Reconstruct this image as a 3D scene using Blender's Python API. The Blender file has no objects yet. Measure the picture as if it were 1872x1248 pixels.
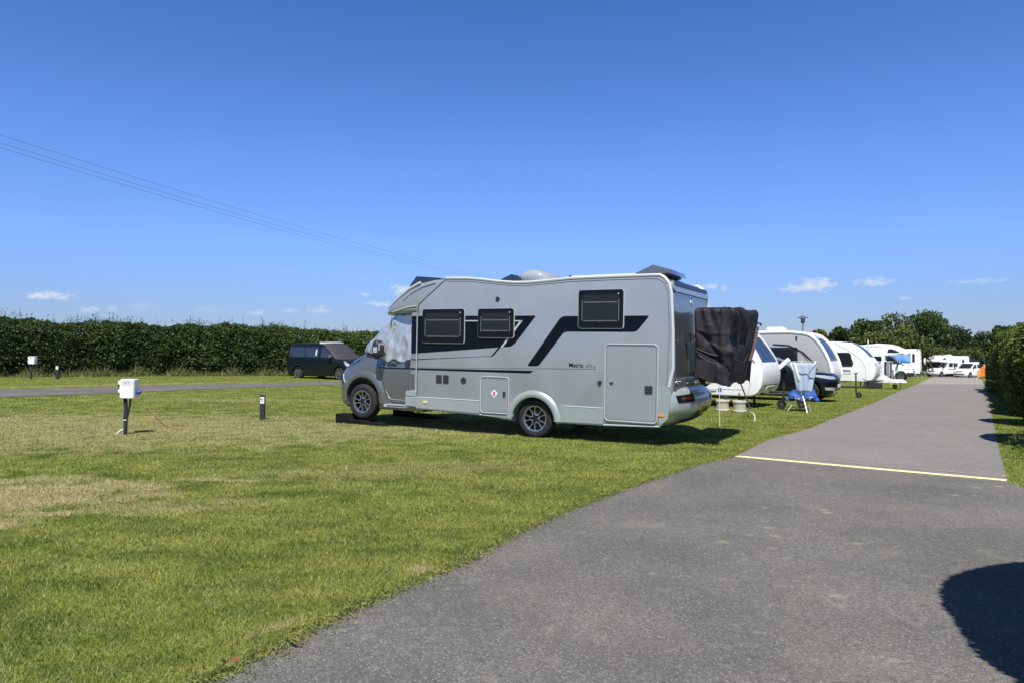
import bpy, bmesh, math, random
import numpy as np
from mathutils import Vector, Matrix
R = math.radians
random.seed(7); rng = np.random.default_rng(7)
scn = bpy.context.scene
COL = scn.collection

# ------------------------------------------------------------------ camera
F = 1300.0; HZ = 645.0; CZ = 1.5
PITCH = math.atan((HZ - 624) / F)
cam = bpy.data.cameras.new('camera'); camo = bpy.data.objects.new('camera', cam); COL.objects.link(camo)
cam.sensor_width = 36; cam.lens = 36 * F / 1872; cam.clip_end = 6000; cam.clip_start = 0.05
camo.location = (0, 0, CZ); camo.rotation_euler = (R(90) + PITCH, 0, 0)
scn.camera = camo
scn.render.resolution_x = 1024; scn.render.resolution_y = 682
scn.view_settings.view_transform = 'Standard'; scn.view_settings.look = 'None'
scn.view_settings.exposure = 0.42; scn.view_settings.gamma = 1.0

# ------------------------------------------------------------------ sun and sky
SUN_EL = 57.3
sd = Vector((-0.045, -1.0, 0)).normalized() * math.cos(R(SUN_EL)); sd.z = math.sin(R(SUN_EL))
sun = bpy.data.lights.new('sun', 'SUN'); sun.energy = 4.9; sun.angle = R(0.53); sun.color = (1.0, 0.955, 0.89)
suno = bpy.data.objects.new('sun', sun); COL.objects.link(suno)
suno.rotation_euler = (-sd).to_track_quat('-Z', 'Y').to_euler(); suno.location = (0, 0, 60)

def nn(nt, t, **kw):
    n = nt.nodes.new(t)
    for k, v in kw.items(): setattr(n, k, v)
    return n
def mth(nt, op, a, b=None, c=None, clamp=False):
    n = nt.nodes.new('ShaderNodeMath'); n.operation = op; n.use_clamp = clamp
    for i, x in enumerate((a, b, c)):
        if x is None: continue
        if isinstance(x, (int, float)): n.inputs[i].default_value = x
        else: nt.links.new(x, n.inputs[i])
    return n.outputs[0]

W = bpy.data.worlds.new('World'); scn.world = W; W.use_nodes = True
nt = W.node_tree; nt.nodes.clear()
out = nn(nt, 'ShaderNodeOutputWorld'); bg = nn(nt, 'ShaderNodeBackground')
sky = nn(nt, 'ShaderNodeTexSky', sky_type='NISHITA'); sky.sun_disc = False
sky.sun_elevation = R(SUN_EL); sky.sun_rotation = math.pi + 0.045
sky.altitude = 0; sky.air_density = 1.0; sky.dust_density = 0.35; sky.ozone_density = 3.0
bg.inputs[1].default_value = 0.12
tc = nn(nt, 'ShaderNodeTexCoord'); sep = nn(nt, 'ShaderNodeSeparateXYZ')
nrm = nn(nt, 'ShaderNodeVectorMath', operation='NORMALIZE'); nt.links.new(tc.outputs['Generated'], nrm.inputs[0])
nt.links.new(nrm.outputs[0], sep.inputs[0])
az = mth(nt, 'ARCTAN2', sep.outputs[0], sep.outputs[1]); el = mth(nt, 'ARCSINE', sep.outputs[2])
cmb = nn(nt, 'ShaderNodeCombineXYZ'); nt.links.new(az, cmb.inputs[0]); nt.links.new(mth(nt, 'MULTIPLY', el, 1.8), cmb.inputs[1])
cn = nn(nt, 'ShaderNodeTexNoise'); cn.inputs['Scale'].default_value = 95; cn.inputs['Detail'].default_value = 5; cn.inputs['Roughness'].default_value = .55
nt.links.new(cmb.outputs[0], cn.inputs[0])
cnz = mth(nt, 'MULTIPLY_ADD', cn.outputs[0], 3.4, -1.7)
clouds = [(88,541,46,9,.95),(1490,521,40,13,1.0),(1462,527,40,7,.8),(1597,516,36,9,.7),(735,530,22,10,.9),(692,556,22,5,.7),(668,538,9,4,.6),
 (165,566,20,7,.55),(205,565,13,6,.5),(470,572,18,5,.5),(530,568,20,5,.35),(585,565,24,8,.45),(1297,524,16,6,.7),(1325,527,8,5,.6),(1655,545,15,4,.35),(1790,514,60,5,.3),(260,560,30,8,.2),(380,566,40,7,.15)]
tot = None
for (u, v, w, h, a) in clouds:
    ca = math.atan((u - 936) / F); rr_ = math.hypot(F, u - 936); ce = math.atan((HZ - v) / rr_)
    wa = w / rr_ * math.cos(ca); ha = h / rr_
    x = mth(nt, 'DIVIDE', mth(nt, 'SUBTRACT', az, ca), wa * 1.15); y = mth(nt, 'DIVIDE', mth(nt, 'SUBTRACT', el, ce), ha * 1.15)
    d = mth(nt, 'ADD', mth(nt, 'MULTIPLY', x, x), mth(nt, 'MULTIPLY', y, y))
    m = mth(nt, 'MULTIPLY', mth(nt, 'MULTIPLY', mth(nt, 'ADD', mth(nt, 'SUBTRACT', 0.85, d), cnz), 0.9, clamp=True), a)
    tot = m if tot is None else mth(nt, 'MAXIMUM', tot, m)
cn2 = nn(nt, 'ShaderNodeTexNoise'); cn2.inputs['Scale'].default_value = 260; cn2.inputs['Detail'].default_value = 3
nt.links.new(cmb.outputs[0], cn2.inputs[0])
cc = nn(nt, 'ShaderNodeMixRGB'); cc.inputs[1].default_value = (3.6, 4.3, 5.5, 1); cc.inputs[2].default_value = (5.4, 5.5, 5.7, 1)
nt.links.new(cn2.outputs[0], cc.inputs[0])
mx = nn(nt, 'ShaderNodeMixRGB'); nt.links.new(tot, mx.inputs[0])
tr_ = nn(nt, 'ShaderNodeValToRGB'); cr_ = tr_.color_ramp
cr_.elements[0].position = 0; cr_.elements[0].color = (.36, .42, .66, 1); cr_.elements[1].position = 1; cr_.elements[1].color = (.12, .155, .19, 1)
for p_, c_ in ((.039, (.41, .49, .77)), (.094, (.495, .645, 1.0)), (.164, (.485, .68, 1.07)), (.29, (.34, .60, .98)), (.42, (.18, .27, .38))):
    e_ = cr_.elements.new(p_); e_.color = (*c_, 1)
nt.links.new(mth(nt, 'MULTIPLY', el, .6366, clamp=True), tr_.inputs[0]); ml_ = nn(nt, 'ShaderNodeMixRGB', blend_type='MULTIPLY'); ml_.inputs[0].default_value = 1
nt.links.new(sky.outputs[0], ml_.inputs[1]); nt.links.new(tr_.outputs[0], ml_.inputs[2]); nt.links.new(ml_.outputs[0], mx.inputs[1]); nt.links.new(cc.outputs[0], mx.inputs[2])
nt.links.new(mx.outputs[0], bg.inputs[0]); nt.links.new(bg.outputs[0], out.inputs[0])

# ------------------------------------------------------------------ terrain function
_fd = [-60,12,20,30,43,62,72,95,113,150,400]; _fz = [0,0,-.1,-.27,-.42,-.62,-.80,-1.32,-1.75,-2.2,-3.0]
_rc = [-60,6,11,14,20,30,60,400]; _rz = [0,0,.06,.08,.16,.38,.5,.9]
def g(x, y):
    x = np.asarray(x, float); y = np.asarray(y, float)
    d = .549 * x + .836 * y; c = -(.836 * x - .549 * y)
    z = 0
    for k in (-5, -2.5, 0, 2.5, 5):
        z = z + np.interp(d + k, _fd, _fz) / 5 + np.interp(c + k, _rc, _rz) / 5
    return z
def gz(x, y): return float(g(x, y))
def G(u, v):          # world ground point seen at photo pixel (u, v)
    a = (u - 936) / F; b = (624 - v) / F; cp, sp = math.cos(PITCH), math.sin(PITCH)
    dr = (a, cp - b * sp, sp + b * cp); lo, hi = 1.0, 400.0
    for _ in range(60):
        k = (lo + hi) / 2
        if CZ + dr[2] * k > gz(dr[0] * k, dr[1] * k): lo = k
        else: hi = k
    return Vector((dr[0] * lo, dr[1] * lo, gz(dr[0] * lo, dr[1] * lo)))
def P(u, v, y):       # world point at depth y seen at photo pixel
    a = (u - 936) / F; b = (624 - v) / F; cp, sp = math.cos(PITCH), math.sin(PITCH)
    k = y / (cp - b * sp)
    return Vector((a * k, y, CZ + (sp + b * cp) * k))

# ------------------------------------------------------------------ materials
MATS = {}
def mat(name, col, rough=.5, metal=0, spec=.5, coat=0, var=.0, vscale=6, bump=0, bscale=40, trans=0, sheen=0):
    if name in MATS: return MATS[name]
    m = bpy.data.materials.new(name); m.use_nodes = True; t = m.node_tree; b = t.nodes['Principled BSDF']
    b.inputs['Base Color'].default_value = (*col, 1); b.inputs['Roughness'].default_value = rough
    b.inputs['Metallic'].default_value = metal; b.inputs['Specular IOR Level'].default_value = spec
    b.inputs['Coat Weight'].default_value = coat; b.inputs['Coat Roughness'].default_value = .06
    co = nn(t, 'ShaderNodeTexCoord')
    if var:
        no = nn(t, 'ShaderNodeTexNoise'); no.inputs['Scale'].default_value = vscale; no.inputs['Detail'].default_value = 6
        t.links.new(co.outputs['Object'], no.inputs[0])
        mp = nn(t, 'ShaderNodeMapRange'); mp.inputs[1].default_value = .3; mp.inputs[2].default_value = .7
        mp.inputs[3].default_value = 1 - var; mp.inputs[4].default_value = 1 + var; t.links.new(no.outputs[0], mp.inputs[0])
        vm = nn(t, 'ShaderNodeVectorMath', operation='SCALE'); vm.inputs[0].default_value = col
        t.links.new(mp.outputs[0], vm.inputs['Scale']); t.links.new(vm.outputs[0], b.inputs['Base Color'])
        rr = nn(t, 'ShaderNodeMapRange'); rr.inputs[3].default_value = max(0, rough - .06); rr.inputs[4].default_value = min(1, rough + .12)
        t.links.new(no.outputs[0], rr.inputs[0]); t.links.new(rr.outputs[0], b.inputs['Roughness'])
    if bump:
        n2 = nn(t, 'ShaderNodeTexNoise'); n2.inputs['Scale'].default_value = bscale; n2.inputs['Detail'].default_value = 4
        t.links.new(co.outputs['Object'], n2.inputs[0])
        bp = nn(t, 'ShaderNodeBump'); bp.inputs['Strength'].default_value = bump; bp.inputs['Distance'].default_value = .01
        t.links.new(n2.outputs[0], bp.inputs['Height']); t.links.new(bp.outputs[0], b.inputs['Normal'])
    MATS[name] = m; return m
side_grey = mat('coach_grey', (.305, .33, .35), .30, .25, .5, .35, .05, 1.6)
rear_grey = mat('rear_grey', (.13, .14, .15), .16, .3, .5, .9, .03, 2)
cab_grey = mat('cab_grey_metallic', (.165, .178, .187), .28, .55, .5, .8, .04, 3)
trim_light = mat('trim_light_grey', (.50, .53, .54), .35, .2, .5, .3, .03, 5)
skirt_grey = mat('skirt_grey', (.38, .42, .41), .32, .35, .5, .5, .03, 5)
rail_white = mat('rail_white', (.58, .60, .60), .3, .1, .5, .3)
black_gl = mat('gloss_black', (.006, .007, .009), .15, 0, .2, 0)
decal_black = mat('decal_black', (.004, .006, .011), .3, 0, .15, 0)
decal_grey = mat('decal_grey', (.13, .14, .15), .3)
glass_dk = mat('tinted_glass', (.022, .027, .032), .06, 0, .7, .5)
glass_in = mat('tinted_glass_inner', (.015, .018, .021), .12, 0, .25, 0, .12, 2)
glass_blue = mat('front_glass', (.030, .045, .085), .2, 0, .06, 0)
rubber = mat('rubber', (.022, .022, .023), .75, 0, .3, 0, .25, 14, .3, 60)
black_pl = mat('black_plastic', (.025, .026, .028), .5, 0, .4, 0, .15, 10)
under = mat('underbody', (.012, .012, .012), .9)
alloy = mat('alloy_silver', (.48, .49, .50), .28, .9, .5, .2)
alloy_blk = mat('alloy_black', (.02, .02, .022), .35, .3)
white_pt = mat('white_gelcoat', (.82, .82, .81), .35, 0, .4, .1, .03, 1.5)
white_pl = mat('white_plastic', (.72, .73, .71), .45, 0, .4, 0, .06, 6)
off_white = mat('off_white', (.58, .60, .60), .4, 0, .4, 0, .05, 3)
cv_grey = mat('caravan_grey', (.44, .43, .405), .35, .15, .5, .3, .02, 2)
lens_red = mat('red_lens', (.10, .008, .008), .15, 0, .5, .6)
lens_amb = mat('amber_lens', (.75, .28, .02), .2, 0, .5, .6)
lens_yel = mat('yellow_lens', (.75, .62, .22), .3, 0, .5, .3)
lens_clr = mat('clear_lens', (.55, .58, .60), .1, .4, .8, .6)
plate_yel = mat('plate_yellow', (.50, .42, .06), .4)
red_pt = mat('red_paint', (.5, .03, .04), .4)
blue_pt = mat('blue_paint', (.02, .06, .30), .4)
chrome = mat('chrome', (.75, .76, .78), .12, 1)
tube_wh = mat('white_tube', (.70, .72, .74), .35, .1)

# ------------------------------------------------------------------ object helpers
def link(o, parent=None):
    COL.objects.link(o)
    if parent is not None: o.parent = parent
    return o
def thing(name, label, cat, loc=(0, 0, 0), rotz=0, group=None, pitch=0):
    o = bpy.data.objects.new(name, None); COL.objects.link(o)
    o.location = loc; o.rotation_euler = (0, pitch, rotz); o.empty_display_size = .2
    o['label'] = label; o['category'] = cat
    if group: o['group'] = group
    return o
def tag(o, label, cat, group=None, kind=None):
    o['label'] = label; o['category'] = cat
    if group: o['group'] = group
    if kind: o['kind'] = kind
    return o
def mesh(name, vs, fs, m, parent=None, smooth=False, loc=None):
    me = bpy.data.meshes.new(name); me.from_pydata([tuple(v) for v in vs], [], fs); me.update()
    me.materials.append(m)
    if smooth: me.polygons.foreach_set('use_smooth', [True] * len(me.polygons))
    o = bpy.data.objects.new(name, me); link(o, parent)
    if loc is not None: o.location = loc
    return o
def autosmooth(o, ang=35):
    bm = bmesh.new(); bm.from_mesh(o.data)
    bmesh.ops.recalc_face_normals(bm, faces=bm.faces)
    for f in bm.faces: f.smooth = True
    for e in bm.edges:
        if len(e.link_faces) == 2 and e.calc_face_angle(0) > R(ang): e.smooth = False
    bm.to_mesh(o.data); bm.free(); return o
def bevel(o, w, seg=2, ang=35):
    md = o.modifiers.new('bevel', 'BEVEL'); md.width = w; md.segments = seg; md.limit_method = 'ANGLE'; md.angle_limit = R(ang)
    md.harden_normals = False; return o
class MB:
    def __init__(s): s.v = []; s.f = []
    def add(s, vs, fs):
        b = len(s.v); s.v += [Vector(v) for v in vs]; s.f += [tuple(i + b for i in f) for f in fs]; return s
    def box(s, c, d, rot=None):
        vs = [Vector((x * d[0] / 2, y * d[1] / 2, z * d[2] / 2)) for x in (-1, 1) for y in (-1, 1) for z in (-1, 1)]
        if rot is not None: vs = [rot @ v for v in vs]
        return s.add([Vector(c) + v for v in vs], [(0,1,3,2),(4,6,7,5),(0,4,5,1),(2,3,7,6),(0,2,6,4),(1,5,7,3)])
    def tube(s, pts, r, n=8, r2=None):
        pts = [Vector(p) for p in pts]; L = len(pts); rings = []
        up = None
        for i, p in enumerate(pts):
            t = (pts[min(i + 1, L - 1)] - pts[max(i - 1, 0)]).normalized()
            if up is None:
                up = t.orthogonal().normalized()
            else:
                up = (up - t * up.dot(t)).normalized()
            w = t.cross(up); rad = r if r2 is None else r + (r2 - r) * i / max(1, L - 1)
            rings.append([p + (up * math.cos(a) + w * math.sin(a)) * rad for a in [2 * math.pi * k / n for k in range(n)]])
        vs = [v for q in rings for v in q]; fs = []
        for i in range(L - 1):
            for k in range(n):
                fs.append((i * n + k, i * n + (k + 1) % n, (i + 1) * n + (k + 1) % n, (i + 1) * n + k))
        fs.append(tuple(range(n))[::-1]); fs.append(tuple((L - 1) * n + k for k in range(n)))
        return s.add(vs, fs)
    def lathe(s, prof, c, axis='Y', n=32, closed=False):   # prof: (radius, offset along the axis)
        vs = []; fs = []; m = len(prof)
        for k in range(n):
            a = 2 * math.pi * k / n; ca, sa = math.cos(a), math.sin(a)
            for (r, h) in prof:
                vs.append({'Y': (r * ca, h, r * sa), 'X': (h, r * ca, r * sa), 'Z': (r * ca, r * sa, h)}[axis])
        for k in range(n):
            for j in range(m - 1 if not closed else m):
                a, b = k * m + j, k * m + (j + 1) % m; c2, d2 = ((k + 1) % n) * m + (j + 1) % m, ((k + 1) % n) * m + j
                fs.append((a, b, c2, d2))
        return s.add([Vector(c) + Vector(v) for v in vs], fs)
    def build(s, name, m, parent=None, smooth=False, ang=35, loc=None):
        o = mesh(name, s.v, s.f, m, parent, loc=loc)
        if smooth: autosmooth(o, ang)
        else:
            bm = bmesh.new(); bm.from_mesh(o.data); bmesh.ops.recalc_face_normals(bm, faces=bm.faces); bm.to_mesh(o.data); bm.free()
        return o
def rrect(x0, x1, z0, z1, r, n=5):
    pts = []
    for (cx, cz, a0) in ((x1 - r, z1 - r, 0), (x0 + r, z1 - r, 90), (x0 + r, z0 + r, 180), (x1 - r, z0 + r, 270)):
        for k in range(n + 1):
            a = R(a0 + 90 * k / n); pts.append((cx + r * math.cos(a), cz + r * math.sin(a)))
    return pts
def rquad(P4, r, n=4):     # rounded polygon from corner points
    pts = []; L = len(P4)
    for i in range(L):
        p = Vector(P4[i]).to_2d() if len(P4[i]) > 2 else Vector((P4[i][0], P4[i][1]))
        a = Vector(P4[i - 1]) - p; b = Vector(P4[(i + 1) % L]) - p
        rr = min(r, a.length * .45, b.length * .45); p0 = p + a.normalized() * rr; p1 = p + b.normalized() * rr
        for k in range(n + 1):
            t = k / n; q = p0 * (1 - t) ** 2 + p * 2 * t * (1 - t) + p1 * t * t; pts.append((q.x, q.y))
    return pts
def surf_poly(name, poly, f, h, m, parent, step=None, depth=.01, smooth=True):
    """polygon (a,b) mapped on a surface by f(a,b,h): top at h, rim down to h-depth"""
    bm = bmesh.new(); vs = [bm.verts.new((p[0], p[1], 0)) for p in poly]; bm.faces.new(vs)
    if step:
        xs = [p[0] for p in poly]; ys = [p[1] for p in poly]
        for ax, lo, hi in ((0, min(xs), max(xs)), (1, min(ys), max(ys))):
            k = lo + step
            while k < hi - 1e-4:
                co = [0, 0, 0]; co[ax] = k; no = [0, 0, 0]; no[ax] = 1
                bmesh.ops.bisect_plane(bm, geom=bm.verts[:] + bm.edges[:] + bm.faces[:], plane_co=co, plane_no=no, dist=1e-5); k += step
    if len(poly) > 4 and step is None: bmesh.ops.triangulate(bm, faces=bm.faces[:])
    be = [e for e in bm.edges if e.is_boundary]
    rim = {}
    r = bmesh.ops.extrude_edge_only(bm, edges=be)
    low = set(v for v in r['geom'] if isinstance(v, bmesh.types.BMVert))
    for v in bm.verts:
        v.co = Vector(f(v.co.x, v.co.y, h - depth if v in low else h))
    bmesh.ops.recalc_face_normals(bm, faces=bm.faces)
    me = bpy.data.meshes.new(name); 
    for fc in bm.faces: fc.smooth = smooth
    for e in bm.edges:
        if len(e.link_faces) == 2 and e.calc_face_angle(0) > R(35): e.smooth = False
    bm.to_mesh(me); bm.free(); me.materials.append(m)
    o = bpy.data.objects.new(name, me); return link(o, parent)
def flat_y(y, s):  return lambda a, b, h: (a, s * (y + h), b)
def flat_x(x, s):  return lambda a, b, h: (x + s * h, a, b)
def boolean_cut(o, cutter):
    md = o.modifiers.new('cut', 'BOOLEAN'); md.operation = 'DIFFERENCE'; md.object = cutter; md.solver = 'EXACT'
    dg = bpy.context.evaluated_depsgraph_get(); me = bpy.data.meshes.new_from_object(o.evaluated_get(dg))
    o.modifiers.remove(md); old = o.data; o.data = me; bpy.data.objects.remove(cutter); return o
def text(name, s, size, m, parent, loc, rot, shear=0, ext=.002):
    c = bpy.data.curves.new(name, 'FONT'); c.body = s; c.size = size; c.extrude = ext; c.shear = shear; c.align_x = 'LEFT'; c.offset = size * .010; c.resolution_u = 3
    t = bpy.data.objects.new('t', c); COL.objects.link(t)
    me = bpy.data.meshes.new_from_object(t.evaluated_get(bpy.context.evaluated_depsgraph_get())); bpy.data.objects.remove(t)
    me.materials.clear(); me.materials.append(m); o = bpy.data.objects.new(name, me); link(o, parent)
    o.location = loc; o.rotation_euler = rot; return o
def prism(name, prof, hw, m, parent, bw=.06, seg=3, y0=None, y1=None):
    y0 = -hw if y0 is None else y0; y1 = hw if y1 is None else y1
    n = len(prof); bm = bmesh.new()
    a = [bm.verts.new((p[0], y0, p[1])) for p in prof]; b = [bm.verts.new((p[0], y1, p[1])) for p in prof]
    f1 = bm.faces.new(a); f2 = bm.faces.new(b[::-1])
    for i in range(n): bm.faces.new((a[i], b[i], b[(i + 1) % n], a[(i + 1) % n]))
    bmesh.ops.recalc_face_normals(bm, faces=bm.faces)
    if bw:
        bmesh.ops.bevel(bm, geom=list(set(list(f1.edges) + list(f2.edges))), offset=bw, segments=seg, profile=.5, affect='EDGES', clamp_overlap=True)
    for fc in bm.faces: fc.smooth = True
    for e in bm.edges:
        if len(e.link_faces) == 2 and e.calc_face_angle(0) > R(32): e.smooth = False
    me = bpy.data.meshes.new(name); bm.to_mesh(me); bm.free(); me.materials.append(m)
    o = bpy.data.objects.new(name, me); return link(o, parent)
class Hull:
    """vehicle body from horizontal slices: rows (z, x rear, x front, half width, rear corner, front corner)"""
    def __init__(s, rows, n=2.3): s.r = np.array(rows, float); s.n = n
    def row(s, z): return [np.interp(z, s.r[:, 0], s.r[:, i]) for i in range(1, 6)]
    def y(s, X, z):
        xr, xf, w, rr, rf = s.row(z); n = s.n
        if X > xf - rf: t = min(1, (X - xf + rf) / rf); return w * max(0, 1 - t ** n) ** (1 / n)
        if X < xr + rr: t = min(1, (xr + rr - X) / rr); return w * max(0, 1 - t ** n) ** (1 / n)
        return w
    def xf(s, Y, z):
        xr, xf, w, rr, rf = s.row(z); t = min(1, abs(Y) / w); return xf - rf + rf * max(0, 1 - t ** s.n) ** (1 / s.n)
    def xr(s, Y, z):
        xr, xf, w, rr, rf = s.row(z); t = min(1, abs(Y) / w); return xr + rr - rr * max(0, 1 - t ** s.n) ** (1 / s.n)
    def outline(s, z, q=9):
        xr, xf, w, rr, rf = s.row(z); n = s.n; pts = []
        for k in range(q + 1):
            a = (1 - k / q) * math.pi / 2; pts.append((xf - rf + rf * abs(math.sin(a)) ** (2 / n), w * abs(math.cos(a)) ** (2 / n)))
        L0, L1 = xf - rf, xr + rr
        for k in range(1, 8): pts.append((L0 + (L1 - L0) * k / 8, w))
        for k in range(q + 1):
            a = k / q * math.pi / 2; pts.append((xr + rr - rr * abs(math.sin(a)) ** (2 / n), w * abs(math.cos(a)) ** (2 / n)))
        return pts + [(x, -y) for x, y in pts[-2:0:-1]]
    def build(s, name, m, parent, zs=None, off=0, disp=None, crown=.03):
        zs = list(s.r[:, 0]) if zs is None else zs; vs = []; fs = []
        for z in zs:
            for (x, y) in s.outline(z): vs.append(Vector((x, y, z)))
        n = len(s.outline(zs[0]))
        for i in range(len(zs) - 1):
            for k in range(n): fs.append((i * n + k, i * n + (k + 1) % n, (i + 1) * n + (k + 1) % n, (i + 1) * n + k))
        fs.append(tuple(range(n)))
        top = len(zs) - 1; xs = [vs[top * n + k].x for k in range(n)]; c = len(vs); vs.append(Vector(((min(xs) + max(xs)) / 2, 0, zs[-1] + crown)))
        for k in range(n): fs.append((top * n + k, top * n + (k + 1) % n, c))
        o = mesh(name, vs, fs, m, parent); autosmooth(o, 40); return o
    def side(s, sg): return lambda a, b, h: (a, sg * (s.y(a, b) + h), b)
    def front(s): return lambda a, b, h: (s.xf(a, b) + h, a, b)
    def back(s): return lambda a, b, h: (s.xr(a, b) - h, a, b)

def wheel(parent, x, y, z, Rr, rim, wd, side, style='split'):
    """side=+1: outer face towards +Y. tyre mesh at its centre with rim sub-part"""
    w2 = wd / 2
    pr = [(rim, -w2 * .85), (rim + .02, -w2), (Rr - .035, -w2 * 1.0), (Rr - .008, -w2 * .82), (Rr, -w2 * .6), (Rr, -.008), (Rr - .008, 0), (Rr, .008), (Rr, w2 * .6), (Rr - .008, w2 * .82), (Rr - .035, w2), (rim + .02, w2), (rim, w2 * .85)]
    t = MB().lathe(pr, (0, 0, 0), 'Y', 40).build('wheel', rubber, parent, True, 50, loc=(x, y, z))
    s = side
    MB().lathe([(rim + .002, -w2 * .8), (rim - .02, w2 * .1), (rim * .3, w2 * .15), (.001, w2 * .15)] if s > 0 else [(rim + .002, w2 * .8), (rim - .02, -w2 * .1), (rim * .3, -w2 * .15), (.001, -w2 * .15)], (0, 0, 0), 'Y', 32).build('rim_barrel', alloy_blk, t, True)
    rm = MB()
    rm.lathe([(rim + .010, s * w2 * .86), (rim + .004, s * (w2 * .98)), (rim - .014, s * (w2 * .95)), (rim - .02, s * w2 * .5)], (0, 0, 0), 'Y', 36)
    MB().lathe([(.055, s * w2 * .3), (.052, s * w2 * .72), (.03, s * w2 * .78), (.001, s * w2 * .78)], (0, 0, 0), 'Y', 20).build('hub_cap', alloy_blk, t, True)
    def bar(a0, r0, a1, r1, wa, wb):
        p0 = Vector((math.cos(a0) * r0, 0, math.sin(a0) * r0)); p1 = Vector((math.cos(a1) * r1, 0, math.sin(a1) * r1))
        dd = (p1 - p0).normalized(); pp = Vector((-dd.z, 0, dd.x)); ys = (w2 * .45, w2 * .80); vs = []
        for p, w_ in ((p0, wa), (p1, wb)):
            for k, yy in enumerate(ys):
                for q in (-1, 1): vs.append(p + pp * q * w_ * (1 if k == 0 else .75) + Vector((0, s * (yy + (.012 if p is p1 and k else 0)), 0)))
        rm.add(vs, [(0,1,3,2),(4,6,7,5),(0,4,5,1),(2,3,7,6),(0,2,6,4),(1,5,7,3)])
    for k in range(5):
        a = math.pi / 2 + k * 2 * math.pi / 5 + .3
        if style == 'split':
            for q in (-1, 1):
                bar(a + q * .42, rim * .42, a + q * .34, rim * .99, .008, .010)
            bar(a - .42, rim * .44, a, rim * .27, .012, .012); bar(a + .42, rim * .44, a, rim * .27, .012, .012)
        elif style == 'ten':
            bar(a, .04, a, rim, .02, .016); bar(a + math.pi / 5, .04, a + math.pi / 5, rim, .02, .016)
        else:
            bar(a, .04, a, rim * .98, .035, .05)
    rm.build('rim', alloy, t, True, 30)
    return t

# ------------------------------------------------------------------ ground, road, lane
def grass_group():
    gt = bpy.data.node_groups.new('grass_colour', 'ShaderNodeTree')
    gt.interface.new_socket('Color', in_out='OUTPUT', socket_type='NodeSocketColor')
    go = nn(gt, 'NodeGroupOutput'); ge = nn(gt, 'ShaderNodeNewGeometry'); sp = nn(gt, 'ShaderNodeSeparateXYZ'); gt.links.new(ge.outputs['Position'], sp.inputs[0])
    def noise(scale, detail=5, sx=1, sy=1, rot=0, rough=.55):
        mp = nn(gt, 'ShaderNodeMapping'); mp.inputs['Scale'].default_value = (sx, sy, 0); mp.inputs['Rotation'].default_value = (0, 0, rot)
        gt.links.new(ge.outputs['Position'], mp.inputs[0]); no = nn(gt, 'ShaderNodeTexNoise')
        no.inputs['Scale'].default_value = scale; no.inputs['Detail'].default_value = detail; no.inputs['Roughness'].default_value = rough; gt.links.new(mp.outputs[0], no.inputs[0]); return no.outputs[0]
    def mr(x, a, b, c=0, d=1):
        n = nn(gt, 'ShaderNodeMapRange'); n.inputs[1].default_value = a; n.inputs[2].default_value = b; n.inputs[3].default_value = c; n.inputs[4].default_value = d; gt.links.new(x, n.inputs[0]); return n.outputs[0]
    def mix(f, a, b):
        n = nn(gt, 'ShaderNodeMixRGB')
        if isinstance(f, float): n.inputs[0].default_value = f
        else: gt.links.new(f, n.inputs[0])
        for i, x in ((1, a), (2, b)):
            if isinstance(x, tuple): n.inputs[i].default_value = (*x, 1)
            else: gt.links.new(x, n.inputs[i])
        return n.outputs[0]
    big = noise(.55, 4); mid = noise(2.2, 5); fine = noise(28, 3); streak = noise(1.0, 6, .7, 1.7, R(-28), .65); streak2 = noise(2.0, 5, .6, 1.5, R(15), .6)
    c = mix(mr(big, .35, .65), (.092, .138, .022), (.205, .250, .048))
    c = mix(mr(mid, .35, .7), c, (.26, .29, .06))
    c = mix(mr(streak, .45, .68, 0, .45), c, (.36, .345, .10))
    c = mix(mr(streak2, .48, .68, 0, .6), c, (.075, .115, .018))
    # dry patches: (x, y, rx, ry, amount)
    dry = None
    for (x, y, rx, ry, am, rot) in DRY:
        cx = mth(gt, 'SUBTRACT', sp.outputs[0], x); cy = mth(gt, 'SUBTRACT', sp.outputs[1], y); cr, sr = math.cos(rot), math.sin(rot)
        px = mth(gt, 'DIVIDE', mth(gt, 'ADD', mth(gt, 'MULTIPLY', cx, cr), mth(gt, 'MULTIPLY', cy, sr)), rx)
        py = mth(gt, 'DIVIDE', mth(gt, 'SUBTRACT', mth(gt, 'MULTIPLY', cy, cr), mth(gt, 'MULTIPLY', cx, sr)), ry)
        d = mth(gt, 'ADD', mth(gt, 'MULTIPLY', px, px), mth(gt, 'MULTIPLY', py, py))
        v = mth(gt, 'MULTIPLY', mth(gt, 'MULTIPLY', mth(gt, 'ADD', mth(gt, 'SUBTRACT', 1.0, d), mth(gt, 'MULTIPLY_ADD', mid, 3.0, -1.5)), 1.3, clamp=True), am)
        dry = v if dry is None else mth(gt, 'MAXIMUM', dry, v)
    c = mix(dry, c, mix(mr(fine, .3, .7), (.36, .31, .15), (.47, .41, .22)))
    c = mix(mr(fine, .45, .8, 0, .5), c, (.05, .08, .015))
    gt.links.new(c, go.inputs[0]); return gt
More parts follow.
